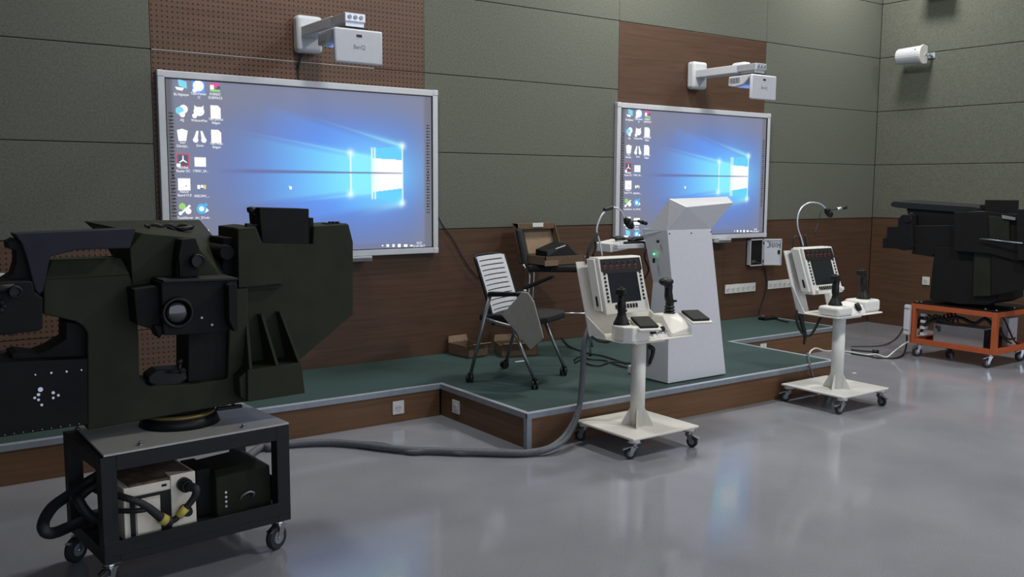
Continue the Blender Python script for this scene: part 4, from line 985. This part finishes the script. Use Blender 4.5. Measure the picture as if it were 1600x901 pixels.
def turret(loc, label):
    """built in room coordinates round CT, hung on an Empty at the bottom of its bearing"""
    t = thing('gun_turret', label, 'turret', loc)
    def B(m, name, par=None, bev=0): return m.build(name, par or t, bev, world=True)
    yA = -2.45
    m = MB('black'); m.cyl((1.07, -2.33, .558), (1.07, -2.33, .60), .165, .15, 40); m.use('gold'); m.cyl((1.07, -2.33, .60), (1.07, -2.33, .612), .145, n=40); m.use('black'); m.cyl((1.07, -2.33, .612), (1.07, -2.33, .66), .12, n=32); B(m, 'bearing_ring')
    m = MB('black'); m.box((1.21, -2.40, .60), (1.32, -2.375, .615)); B(m, 'lock_lever', bev=.004)
    # yoke
    m = MB('olive')
    U = [(68, 437), (203, 429), (212, 460), (217, 530), (218, 590), (232, 603), (300, 600), (356, 591), (360, 452), (388, 450), (388, 627), (137, 672), (137, 520), (130, 509), (118, 502), (68, 491)]
    m.slab(U, yA, .26); yo = B(m, 'yoke', bev=.006)
    m = MB('olive')
    a, b, c, d = at(69, 437, y=yA), at(203, 429, y=yA), at(190, 403, y=yA+.04), at(80, 406, y=yA+.04)
    m.loft([a, b, b+Vector((0, .22, 0)), a+Vector((0, .22, 0))], [d, c, c+Vector((-.0, .14, 0)), d+Vector((0, .14, 0))]); B(m, 'yoke_shoulder', bev=.004)
    # dark panel inside the yoke
    m = MB('black_paint'); m.slab([(294, 515), (357, 512), (357, 592), (294, 597)], yA+.03, .18); B(m, 'elevation_drive', bev=.004)
    # rib bracket
    m = MB('olive'); y2 = yA-.10
    m.slab([(387, 578), (471, 566), (477, 614), (387, 628)], y2, .22); m.slab([(374, 590), (387, 578), (387, 628), (376, 620)], y2+.02, .18); B(m, 'bracket_foot', bev=.004)
    for (xt, yt), (xb, yb_) in (((408, 492), (433, 576)), ((437, 488), (467, 568)), ((384, 500), (390, 580))):
        T = at(xt, yt, y=yA+.01); Bo = at(xb, yb_, y=y2+.005)
        X0 = Bo.x
        m = MB('olive'); P = [(T.x, T.y, T.z), (Bo.x, Bo.y, Bo.z), (Bo.x, yA+.06, Bo.z), (T.x, yA+.06, T.z)]; m.poly(P, (.012, 0, 0)); B(m, 'rib')
    # right armour pod: tall flat plate with cut corners
    m = MB('olive'); yP = yA+.06
    m.slab([(372, 356), (400, 353), (410, 378), (489, 381), (490, 353), (545, 350), (552, 378), (552, 491), (469, 562), (375, 585)], yP, .27); pod = B(m, 'armour_pod', bev=.005)
    m = MB('olive'); m.slab([(372, 357), (398, 355), (409, 380), (442, 382), (443, 443), (373, 450)], yP-.05, .05); B(m, 'pod_cover', pod, .003)
    m = MB('olive_dark'); m.slab([(384, 448), (441, 444), (441, 449), (384, 453)], yP-.035, .035); B(m, 'pod_ledge', pod)
    m = MB('black'); 
    m.slab([(514, 349), (542, 349), (542, 352), (514, 352)], yP+.05, .08)
    for px in (517, 523, 529): m.slab([(px-1.6, 346), (px+1.6, 346), (px+1.6, 350), (px-1.6, 350)], yP+.06, .02)
    B(m, 'connector_block', pod)
    m = MB('black_paint'); m.slab([(405, 324), (483, 326), (483, 382), (410, 380)], yP+.0, .14); bb = B(m, 'sight_box', bev=.004)
    m = MB('black_paint'); m.slab([(483, 340), (490, 340), (491, 380), (483, 382)], yP+.03, .08); B(m, 'side_bracket', bb, .003)
    m = MB('black')
    m.tube([at(387, 328, y=yP+.04), at(394, 327, y=yP+.04)], .012, smooth=1); m.tube([at(393, 326, y=yP+.04), at(398, 326, y=yP+.04), at(407, 331, y=yP+.05)], .007); m.tube([at(392, 330, y=yP+.04), at(400, 336, y=yP+.04), at(407, 340, y=yP+.05)], .006); m.ball(at(393, 328, y=yP+.04), .016)
    B(m, 'cable_plug', bb)
    m = MB('black'); m.slab([(386, 349), (393, 349), (393, 357), (386, 357)], yP+.02, .03); m.slab([(392, 350), (408, 351), (408, 353), (392, 352)], yP+.03, .012); B(m, 'stay_rod', bb)
    # dark launch tubes beside the pod
    m = MB('black_paint'); m.slab([(349, 371), (372, 371), (372, 384), (349, 384)], yP+.04, .20); m.slab([(352, 384), (374, 384), (374, 430), (352, 430), (347, 418), (350, 404)], yP+.04, .20)
    p = at(353, 394, y=yP); m.cyl(p+Vector((0, -.02, 0)), p+Vector((0, .2, 0)), .032, n=20); B(m, 'smoke_tube_block', bev=.004)
    # head housing
    m = MB('olive'); y1, y2_ = yA-.0, -2.02
    F_ = [(207, 447), (203, 388), (222, 364), (298, 371), (352, 438)]; Bk = [(210, 440), (150, 362), (130, 345), (312, 343), (389, 436)]
    m.loft([at(*p, y=y1) for p in F_], [at(*p, y=y2_) for p in Bk]); hd = B(m, 'head_housing', bev=.004)
    m = MB('black'); rn = random.Random(4)
    for k in range(3):
        P = [at(232+i*8.5, 356+2.5*math.sin(i*1.3+k)+k*1.2, y=-2.30+k*.02+.04*math.sin(i*.7+k)) for i in range(9)]; m.tube(P, .0085, n=8)
    P = [at(226+i*7, 352+1.5*math.sin(i*2), y=-2.25) for i in range(12)]; m.tube(P, .006, n=8)
    B(m, 'cable_coil', hd)
    m = MB('black_paint'); m.slab([(284, 374), (306, 372), (312, 388), (311, 432), (281, 434), (279, 400)], y1-.09, .12); m.slab([(276, 405), (284, 400), (284, 436), (276, 436)], y1-.07, .1); so = B(m, 'head_bracket', hd, .004)
    p = at(310, 408, y=y1-.12); m = MB('black'); m.lathe([(.02, .06), (.028, .05), (.028, 0), (.024, -.004), (.022, .01)], p, 24, 'Y'); B(m, 'day_camera', hd)
    # thermal sight box with lens
    yS = -2.62
    m = MB('black_paint'); m.slab([(209, 452), (252, 446), (252, 520), (236, 514), (214, 507)], yS+.05, .22); m.slab([(252, 441), (370, 437), (372, 500), (362, 514), (330, 521), (256, 524)], yS, .28); m.slab([(240, 508), (262, 510), (250, 529)], yS+.02, .1); sb = B(m, 'sight_housing', bev=.004)
    m = MB('steel_dark'); m.slab([(256, 438), (372, 434), (372, 437), (256, 441)], yS-.01, .25); B(m, 'rain_hood', sb)
    m = MB('black_paint'); m.slab([(357, 446), (364, 442), (371, 444), (372, 516), (366, 518), (358, 500)], yS-.06, .1); B(m, 'side_shutter', sb, .003)
    c = at(277, 488, y=yS)
    m = MB('black'); m.lathe([(.062, .02), (.062, -.012), (.056, -.018), (.050, -.016), (.047, -.004), (.047, .01)], c, 40, 'Y'); B(m, 'lens_ring', sb)
    m = MB('glass'); m.lathe([(.047, .0), (.04, -.006), (.028, -.010), (.014, -.0125), (.002, -.013)], c, 40, 'Y')
    for f in m.bm.faces: f.smooth = True
    B(m, 'lens', sb)
    m = MB('steel')
    for px, py in ((299, 491), (315, 496), (331, 507)):
        p = at(px, py, y=yS); m.cyl(p+Vector((0, -.004, 0)), p+Vector((0, .004, 0)), .005, n=10)
    B(m, 'screw_heads', sb)
    # blue-grey cradle arm
    m = MB('bluegrey'); m.slab([(22, 365), (213, 357), (203, 388), (155, 389), (117, 391), (79, 401), (76, 414), (67, 456), (60, 460), (54, 452), (43, 407), (34, 380)], yA-.06, .13); cr = B(m, 'cradle_arm', bev=.005)
    m = MB('black_paint'); m.slab([(24, 372), (36, 384), (44, 408), (54, 455), (0, 455), (0, 440), (20, 428), (26, 408), (25, 392), (13, 388), (12, 378)], yA-.02, .12); B(m, 'cable_duct', bev=.003)
    m = MB('black_paint'); m.slab([(-60, 447), (12, 441), (51, 440), (54, 456), (67, 466), (67, 513), (60, 517), (-60, 530)], yA-.16, .26); lb = B(m, 'launcher_box', bev=.005)
    p = at(23, 455, y=yA-.18); m = MB('black'); m.lathe([(.022, .02), (.022, -.03), (.017, -.034), (.015, -.01)], p, 24, 'Y'); m.use('steel_dark'); m.tube([at(-20, 452, y=yA-.17), at(22, 449, y=yA-.17)], .014, smooth=1)
    for px, py in ((3, 472), (6, 478), (2, 484)):
        m.ball(at(px, py, y=yA-.17), .010)
    B(m, 'tube_mouth', lb)
    m = MB('black'); m.slab([(14, 519), (24, 518), (22, 525), (15, 525)], yA-.1, .03); B(m, 'latch', lb)
    # lower left ammunition / electronics box
    m = MB('black_paint'); m.slab([(-60, 568), (137, 560), (137, 663), (-60, 692)], yA-.02, .30); eb = B(m, 'electronics_box', bev=.004)
    m = MB('black_paint'); m.slab([(18, 553), (28, 550), (58, 553), (78, 545), (103, 530), (103, 502), (128, 505), (137, 520), (137, 562), (20, 566)], yA+.05, .16); B(m, 'bracket_mass', bev=.004)
    for i, (px, py, r) in enumerate(((55, 585, .003), (80, 582, .004), (104, 580, .004), (127, 577.5, .003), (63, 608, .009), (60, 616, .006), (54, 621, .005), (60, 624, .005), (65, 632, .005), (83, 613, .006), (91, 617, .005), (83, 621, .005))):
        p = at(px, py, y=yA-.02); m = MB('alu'); m.cyl(p+Vector((0, -.004, 0)), p+Vector((0, .003, 0)), r, n=10); B(m, 'rivet', eb)
    m = MB('steel')
    for i in range(9):
        p = at(8+i*14.5, 684-i*2.2, y=yA-.02)+Vector((0, 0, .012)); m.cyl(p+Vector((0, -.002, 0)), p+Vector((0, .002, 0)), .0022, n=8)
    B(m, 'screw_row', eb)
    # handwheel unit on the yoke floor
    m = MB('steel_dark'); m.slab([(232, 588), (246, 578), (290, 575), (293, 592), (280, 601), (246, 604), (233, 598)], yA+.02, .10); hw = B(m, 'handwheel_unit', bev=.006)
    m = MB('black'); p = at(281, 583, y=yA+.0); m.cyl(p, p+Vector((0, 0, .05)), .008, n=12); m.ball(p+Vector((0, 0, .05)), .014); m.tube([at(262, 581, y=yA), at(291, 579, y=yA)], .006, smooth=1); B(m, 'crank_knob', hw)
    return t
T1 = turret((1.07, -2.33, .559), 'large olive green remote turret with round lens on the dark grey trolley')

# ------------------------------------------------------------------ boxes and leads on the trolley's lower shelf
R5 = math.radians(5)
wbx = thing('electronics_unit', 'dirty white electronics box with plugged cables on the left trolley shelf', 'electronics box', (.905, -2.495, .190), R5)
m = MB('cream'); m.box((-.145, -.11, 0), (.12, .12, .21)); m.box((.035, -.118, .015), (.135, .12, .228)); m.box((-.145, -.115, .175), (.035, -.11, .21)); m.build('housing', wbx, .003)
m = MB('dirty'); m.box((-.12, -.105, .21), (.035, .115, .22)); m.hull([(-.05, -.08, .215), (.125, -.1, .229), (.125, .1, .229), (-.05, .1, .215), (.09, .08, .25), (.02, -.02, .232)]); m.build('grimy_top', wbx)
m = MB('black'); m.box((-.123, -.117, .015), (-.105, -.109, .165)); m.box((-.005, -.117, .012), (.035, -.109, .16)); m.box((-.105, -.117, .16), (.037, -.109, .172)); m.box((-.0, -.117, .190), (.02, -.112, .200)); m.use('cream'); m.box((-.10, -.119, .02), (-.01, -.112, .15)); m.build('front_recess', wbx, .001)
for z, r in ((.185, .028), (.08, .022)):
    m = MB('black'); m.cyl((.085, -.118, z), (.085, -.150, z), r, n=24); m.cyl((.085, -.150, z), (.085, -.165, z), r*.8, n=24); m.build('round_connector', wbx)
m = MB('cable_b'); m.tube([(.085, -.16, .185), (.108, -.19, .178), (.10, -.19, .145), (.06, -.18, .098), (.03, -.175, .07), (.01, -.17, .06)], [.018, .018, .014, .012, .012, .012]); m.use('yellow'); m.tube([(.068, -.184, .108), (.040, -.177, .078)], .0165, smooth=1); lo_ = m.build('plug_lead', wbx)
m = MB('cable_b'); m.tube([(.015, -.17, .06), (-.02, -.175, .08), (-.07, -.18, .135), (-.11, -.18, .17), (-.15, -.16, .19), (-.20, -.05, .20)], [.018, .018, .016, .014, .014, .014]); m.tube([(-.07, -.18, .135), (-.12, -.17, .135), (-.18, -.1, .13)], .010); m.use('yellow'); m.tube([(-.03, -.176, .088), (-.008, -.173, .07)], .022, smooth=1); m.build('plug_lead', wbx)
gb = thing('power_unit', 'dark green power unit box with a carrying handle on the left trolley shelf', 'power unit', (1.235, -2.435, .190), R5)
m = MB('olive_dark'); m.hull([(-.10, -.115, 0), (.145, -.115, 0), (.145, .14, 0), (-.10, .14, 0), (-.10, -.115, .165), (.14, -.115, .175), (.15, .14, .175), (-.10, .14, .165), (-.09, -.08, .19), (.10, -.08, .20), (.10, .12, .20), (-.09, .12, .19)]); m.build('housing', gb, .004)
m = MB('black_paint'); m.box((.145, -.13, .02), (.152, -.02, .13)); m.build('side_plate', gb, .002)
m = MB('black_paint'); m.box((-.16, -.06, .0), (-.10, .12, .20)); m.build('side_module', gb, .002)
m = MB('alu_dull'); m.tube([(.0, -.116, .055), (.004, -.138, .078), (.03, -.145, .09), (.055, -.138, .078), (.058, -.116, .055)], .004, n=8); m.build('handle', gb)
m = MB('alu')
for z in (.04, .06, .08, .10): m.cyl((-.06, -.119, z), (-.06, -.114, z), .005, n=10)
m.build('indicator', gb)
m = MB('cable_b')
m.tube([at(165, 735, y=-2.35), at(150, 745, y=-2.3), at(130, 757, y=-2.3), at(105, 775, y=-2.35), at(82, 792, y=-2.45), at(68, 815, y=-2.55), at(70, 830, y=-2.6), at(85, 832, y=-2.55), at(110, 822, y=-2.42), at(135, 812, y=-2.36), at(165, 805, y=-2.35)], .022, n=12)
m.tube([at(165, 752, y=-2.38), at(140, 764, y=-2.36), at(120, 780, y=-2.38), at(105, 775, y=-2.36)], .016); m.tube([at(120, 775, y=-2.42), at(135, 800, y=-2.45), at(160, 815, y=-2.44), at(175, 780, y=-2.4), at(150, 762, y=-2.38)], .02)
tag(m.build('cable_loop'), 'thick black cable loop bulging out behind the left trolley leg', 'cable')

# ------------------------------------------------------------------ orange trolley with the second turret
OC = (8.33, -1.92)
tr2 = trolley('equipment_trolley', 'orange steel trolley under the black turret at the right edge', (OC[0], OC[1], 0), 0, .70, .80, .125, .50, 'orange', .045)
m = MB('black_paint'); m.box((-.34, -.39, .50), (.34, .39, .508)); m.build('top_plate', tr2, .001)
m = MB('orange'); m.box((-.305, -.355, .135), (.305, .355, .143)); m.build('lower_shelf', tr2)
for sx, sy in ((-1, -1), (1, -1), (-1, 1), (1, 1)): castor(tr2, sx*.29, sy*.33, .125, .045, 2.6, 'chrome', 'rubber', True, .028)
for x, y in ((-.32, .36), (-.30, .33), (-.30, -.27), (-.31, -.37), (.0, -.37)):
    m = MB('steel'); m.cyl((x, y, .507), (x, y, .52), .009, n=6); m.build('bolt', tr2)
pc = thing('computer_case', 'grey metal computer case lying on the orange trolley shelf', 'computer', (8.22, -1.90, .143))
m = MB('pc'); m.box((-.09, -.235, .005), (.12, .235, .175)); m.build('case', pc, .004)
m = MB('vent'); m.box((-.092, .165, .10), (-.088, .195, .15)); m.box((-.092, .195, .125), (-.088, .215, .155)); m.build('power_inlet', pc)
m = MB('black'); m.box((-.08, -.30, .005), (.12, -.237, .165)); m.build('front_bezel', pc, .004)
m = MB('cable_b')
for k in range(7):
    y0 = .10+.05*k; m.tube([(8.05+.02*(k % 3), -1.50-.015*k, .20+.03*(k % 4)), (8.08, -1.55-.03*k, .36+.02*(k % 3)), (8.12, -1.60-.05*k, .33), (8.15, -1.66-.03*k, .36+.015*k)], .009)
m.tube([(8.10, -1.75, .35), (8.12, -1.9, .40), (8.12, -2.05, .36), (8.11, -2.15, .42), (8.12, -2.22, .36)], .016)
m.use('frame_w')
for k in range(4): m.box((8.04, -1.625, .20+k*.06), (8.10, -1.585, .225+k*.06))
tag(m.build('wiring_bundle'), 'tangle of black wires and white plugs behind the computer case on the orange trolley', 'cable')
m = MB('cable_b'); y_ = -2.235
m.tube([at(1564, 492, y=y_), at(1570, 500, y=y_), at(1577, 516, y=y_), at(1583, 529, y=y_), at(1590, 538, y=y_)], .008); m.tube([at(1563, 512, y=y_), at(1568, 524, y=y_), at(1577, 530, y=y_), at(1586, 528, y=y_)], .010); m.tube([at(1562, 520, y=y_), at(1570, 530, y=y_), at(1580, 536, y=y_)], .008)
m.use('frame_w'); m.box((8.44, -2.20, .145), (8.60, -2.15, .40))
tag(m.build('white_panel_unit'), 'white panel with crossing black cables at the right end of the orange trolley', 'panel')
ps = thing('power_strip', 'white power strip fastened upright to the left post of the orange trolley', 'power strip', (7.955, -1.505, .20))
m = MB('frame_w'); m.box((-.022, -.03, 0), (.022, .03, .285), bev=.012); m.build('body', ps)
m = MB('black'); m.tube([(-.024, -.034, .05), (-.024, .034, .05)], .002, smooth=1); m.tube([(-.024, -.034, .25), (-.024, .034, .25)], .002, smooth=1); m.build('tie', ps)

def turret_side(loc):
    """black turret, its flank facing the camera: outlines on planes x, real depth behind"""
    t = thing('gun_turret', 'black remote turret with a long flat roof plate on the orange trolley', 'turret', loc)
    def B(m, name, par=None, bev=0): return m.build(name, par or t, bev, world=True)
    def sx(m, px, x, depth):
        A = [at(p[0], p[1], x=x) for p in px]; m.loft(A, [p+Vector((depth, 0, 0)) for p in A]); return m
    X0 = 8.04
    m = MB('black'); m.cyl((8.30, -1.95, .509), (8.30, -1.95, .56), .165, .15, 40); m.use('gold'); m.cyl((8.30, -1.95, .56), (8.30, -1.95, .572), .145, n=36); m.use('black'); m.cyl((8.30, -1.95, .572), (8.30, -1.95, .66), .12, n=30); B(m, 'bearing_ring')
    m = MB('black_paint'); sx(m, [(1461, 386), (1456, 424), (1452, 467), (1482, 472), (1500, 475.5), (1545, 475), (1562, 468), (1560, 386)], X0-.02, .42); B(m, 'yoke', bev=.006)
    m = MB('olive_dark'); sx(m, [(1522, 380), (1548, 380), (1548, 462), (1520, 463)], X0-.05, .06); B(m, 'flank_cover', bev=.004)
    m = MB('black_paint'); sx(m, [(1548, 392), (1588, 396), (1600, 420), (1602, 452), (1572, 457), (1548, 462)], X0-.06, .3); B(m, 'drive_housing', bev=.006)
    # roof plate: long slab, tapered nose
    m = MB('steel_dark'); a = [at(*p, x=X0+.05) for p in ((1391, 318), (1396, 314.5), (1524, 323), (1545, 329), (1490, 331), (1418, 326), (1400, 324), (1392, 322))]
    m.loft(a, [p+Vector((.34, .0, .012)) for p in a]); B(m, 'roof_plate', bev=.004)
    m = MB('black_paint'); sx(m, [(1416, 326), (1490, 331), (1545, 330), (1545, 355), (1484, 354), (1424, 354)], X0+.07, .30); B(m, 'head_housing', bev=.005)
    m = MB('steel'); sx(m, [(1452, 355.5), (1470, 357), (1470, 359.5), (1452, 358)], X0+.03, .02); B(m, 'bright_strip')  # short bright steel strip on the flank
    m = MB('black_paint'); sx(m, [(1424, 352), (1560, 352), (1560, 392), (1461, 392), (1461, 396), (1456, 401), (1424, 396), (1428, 386), (1414, 389)], X0, .30); B(m, 'cradle', bev=.005)
    m = MB('black_paint'); sx(m, [(1386, 354), (1403, 354), (1403, 342), (1410, 335), (1424, 336), (1426, 386), (1412, 391), (1400, 388), (1379, 387), (1379, 372), (1385, 371)], X0-.04, .24); lb = B(m, 'sight_box', bev=.005)
    m = MB('black'); p = at(1418, 342, x=X0-.05); m.cyl(p, p+Vector((.06, 0, 0)), .035, n=20); m.tube([at(1421, 338, x=X0-.06), at(1424, 333, x=X0-.05), at(1428, 335, x=X0-.03)], .008); B(m, 'cable_elbow', lb)
    # pod on the near side
    m = MB('black_paint'); sx(m, [(1490, 331), (1545, 330), (1587, 335), (1610, 336), (1610, 392), (1590, 408), (1545, 396), (1490, 392)], X0-.08, .24); pod = B(m, 'armour_pod', bev=.006)
    m = MB('olive_dark'); sx(m, [(1544, 337), (1576, 341), (1577, 376), (1546, 372)], X0-.10, .03); B(m, 'pod_cover', pod, .003)
    m = MB('black_paint'); sx(m, [(1539, 312), (1588, 312.5), (1587, 333), (1538, 330)], X0-.06, .05); bb = B(m, 'sight_camera', bev=.004)
    m = MB('black'); sx(m, [(1531, 320), (1539, 320), (1539, 327), (1531, 326)], X0+.02, .06); B(m, 'cable_plug', bb)
    m = MB('black_paint'); sx(m, [(1588, 327), (1612, 326), (1612, 408), (1590, 406)], X0-.14, .2); B(m, 'side_pod', bev=.004)
    m = MB('alu_dull'); sx(m, [(1565, 336), (1587, 340), (1586, 344), (1566, 341)], X0-.115, .02); B(m, 'latch_strip', pod)
    m = MB('steel'); m.tube([at(1531, 373, x=X0-.11), at(1545, 374, x=X0-.115), at(1598, 380, x=X0-.15)], .0065, smooth=1); B(m, 'rail_rod', pod)
    return t
turret_side((8.30, -1.95, .509))

# ------------------------------------------------------------------ cables on floor and stage
def cable(name, label, pts, r, m_='cable_g', sm=5):
    m = MB(m_); m.tube(pts, r, n=10, smooth=sm); return tag(m.build(name), label, 'cable')
fl = lambda px, py, z=.024: at(px, py, z=z)
main = [(1.30, -1.86, .022), fl(398, 704), fl(425, 699), fl(450, 694), fl(485, 691.5), fl(520, 691), fl(560, 694), fl(600, 699), fl(640, 703), fl(680, 704), fl(720, 705.5), fl(760, 706.5), fl(800, 707.5), fl(830, 706.5)]
up = [at(858, 699, y=-2.13), at(878, 685, y=-2.10), at(893, 665, y=-2.06), at(901, 648, y=-2.03), at(906, 630, y=-2.01), at(909, 600, y=-2.01), at(911, 570, y=-2.02), at(912, 545, y=-2.03), at(915, 528, y=-2.02), at(921, 510, y=-1.99)]
cable('floor_cable', 'thick grey cable running from the left trolley along the floor up to the ivory console', main+up, [.021]*len(main)+[.0175]*len(up))
cable('floor_cable', 'second grey cable twisted beside the thick one past the stage corner', [fl(560, 692, .016), fl(600, 695, .02), fl(640, 706, .018), fl(680, 702, .03), fl(720, 708, .018), fl(760, 704, .03), fl(800, 709, .018), fl(835, 708, .018), at(862, 700, y=-2.15), at(882, 688, y=-2.13), at(896, 668, y=-2.08), at(903, 648, y=-2.05)], .014)
g = lambda px, py: at(px, py, z=SH+.008)
cable('stage_cable', 'thin black cable looping over the stage behind the ivory console', [g(873, 520), g(880, 530), g(890, 541), g(905, 547), g(920, 552), g(943, 556), g(980, 568)], .006, 'cable_b')
cable('stage_cable', 'flat loop of black cable lying on the stage near the lectern foot', [g(897, 562), g(905, 557), g(922, 561), g(938, 562), g(950, 565), g(935, 571), g(918, 568), g(912, 560), g(898, 566)], .006, 'cable_b')
cable('stage_cable', 'pair of black leads running towards the foot of the lectern', [g(948, 566), g(965, 565), g(985, 567), g(1000, 568), g(985, 574), g(968, 571), g(955, 566)], .006, 'cable_b')
cable('console_cable', 'black cable drooping below the shelf of the ivory console', [at(925, 526, y=-2.12), at(935, 532, y=-2.2), at(948, 534.5, y=-2.22), at(957, 530, y=-2.2)], .008, 'cable_b')
m = MB('cable_g'); m.tube([at(1015, 530, y=-2.15), at(1013, 545, y=-2.15), at(1013, 572, y=-2.15)], .011); m.use('black'); m.tube([at(1015, 541, y=-2.17), at(1020, 545, y=-2.17), at(1019, 556, y=-2.17), at(1015, 569, y=-2.17)], [.014, .016, .012, .008]); tag(m.build('hanging_plug'), 'grey lead with a black plug hanging behind the ivory console column', 'cable')
m = MB('cable_b'); m.tube([at(1246, 484, y=-2.12), at(1245, 500, y=-2.13), at(1249, 513, y=-2.14), at(1257, 523, y=-2.15), at(1265, 524, y=-2.15), at(1273, 514, y=-2.15), at(1280, 500, y=-2.15), at(1284, 494, y=-2.15)], .010); m.tube([at(1250, 490, y=-2.14), at(1254, 508, y=-2.15), at(1258, 522, y=-2.15), at(1256, 538, y=-2.15)], [.016, .016, .012, .009]); tag(m.build('hanging_cable'), 'black cable loop hanging below the white console shelf above the stage corner', 'cable')
cable('console_cable', 'grey cable going over the stage front behind the right white console', [g(1262, 552), at(1266, 572, y=-1.995), at(1272, 596, y=-2.0), at(1277, 600, y=-2.0)], .010)
w_ = lambda px, py, z=.012: at(px, py, z=z)
cable('white_cable', 'white cable snaking over the floor from the orange trolley power strip', [at(1264, 553, y=-1.6), at(1268, 547, y=-1.5), at(1276, 544, y=-1.4), at(1290, 548, y=-1.3), w_(1310, 548), w_(1330, 550), w_(1352, 554), w_(1368, 553), w_(1380, 557), w_(1387, 557), at(1398, 548, z=.06), at(1410, 539, z=.12), at(1420, 533, y=-1.52)], .007, 'cable_w')
cable('black_cable', 'thin black cable on the floor rising to the orange trolley', [w_(1330, 541), w_(1345, 541), w_(1375, 540), w_(1392, 534), w_(1404, 524), w_(1412, 510)], .005, 'cable_b')
cable('black_cable', 'black mains cable curving on the floor to the power strip', [w_(1330, 552), w_(1350, 555), w_(1375, 559), w_(1398, 559), w_(1411, 554), at(1416, 540, z=.06), at(1417, 525, y=-1.50), at(1416, 500, y=-1.50), at(1418, 485, y=-1.50)], .008, 'cable_b')
m = MB('cable_b'); m.tube([w_(1330, 546), w_(1350, 548), w_(1362, 549)], .008); m.use('black'); a = w_(1363, 549, .015); b = w_(1373, 549.5, .015); m.cyl(a, b, .02, n=6); tag(m.build('mains_plug'), 'black mains plug lying on the floor between console and orange trolley', 'plug')
cable('wall_cable', 'thin dark cord hanging along the wall from the left whiteboard to the stage', [at(683, 336, y=-.012), at(692, 352, y=-.012), at(708, 374, y=-.012), at(722, 400, y=-.012), at(738, 424, y=-.012), at(752, 436, y=-.012), at(770, 441, y=-.012)], .005, 'cable_b')
cable('wall_cable', 'brown cord from the wall cabinet down to the stage', [at(1193, 416, y=-.014), at(1197, 430, y=-.014), at(1198, 445, y=-.014), at(1195, 462, y=-.014), at(1190, 478, y=-.014), at(1186, 490, y=-.014)], .006, 'cable_b')
m = MB('black'); p = at(1200, 497, z=SH+.01); m.hull([p+Vector((a*.10, b*.045, c)) for a in (-1, 1) for b in (-1, 1) for c in (-.01, .012)]+[p+Vector((a*.07, 0, .028)) for a in (-1, 1)]); m.tube([p+Vector((.08, -.01, .0)), g(1222, 501), g(1232, 503)], .006); m.use('red'); m.box(p+Vector((-.05, -.02, .02)), p+Vector((.02, .0, .03)))
tag(m.build('adapter'), 'black power adapter lying at the back corner of the stage', 'adapter')
m = MB('white'); p = w_(1335, 583, .002); m.poly([p+Vector((-.02, 0, 0)), p+Vector((.02, -.01, 0)), p+Vector((.025, .012, 0)), p+Vector((-.01, .015, 0))], (0, 0, .003)); tag(m.build('paper_scrap'), 'tiny white scrap on the grey floor beside the right console', 'paper')
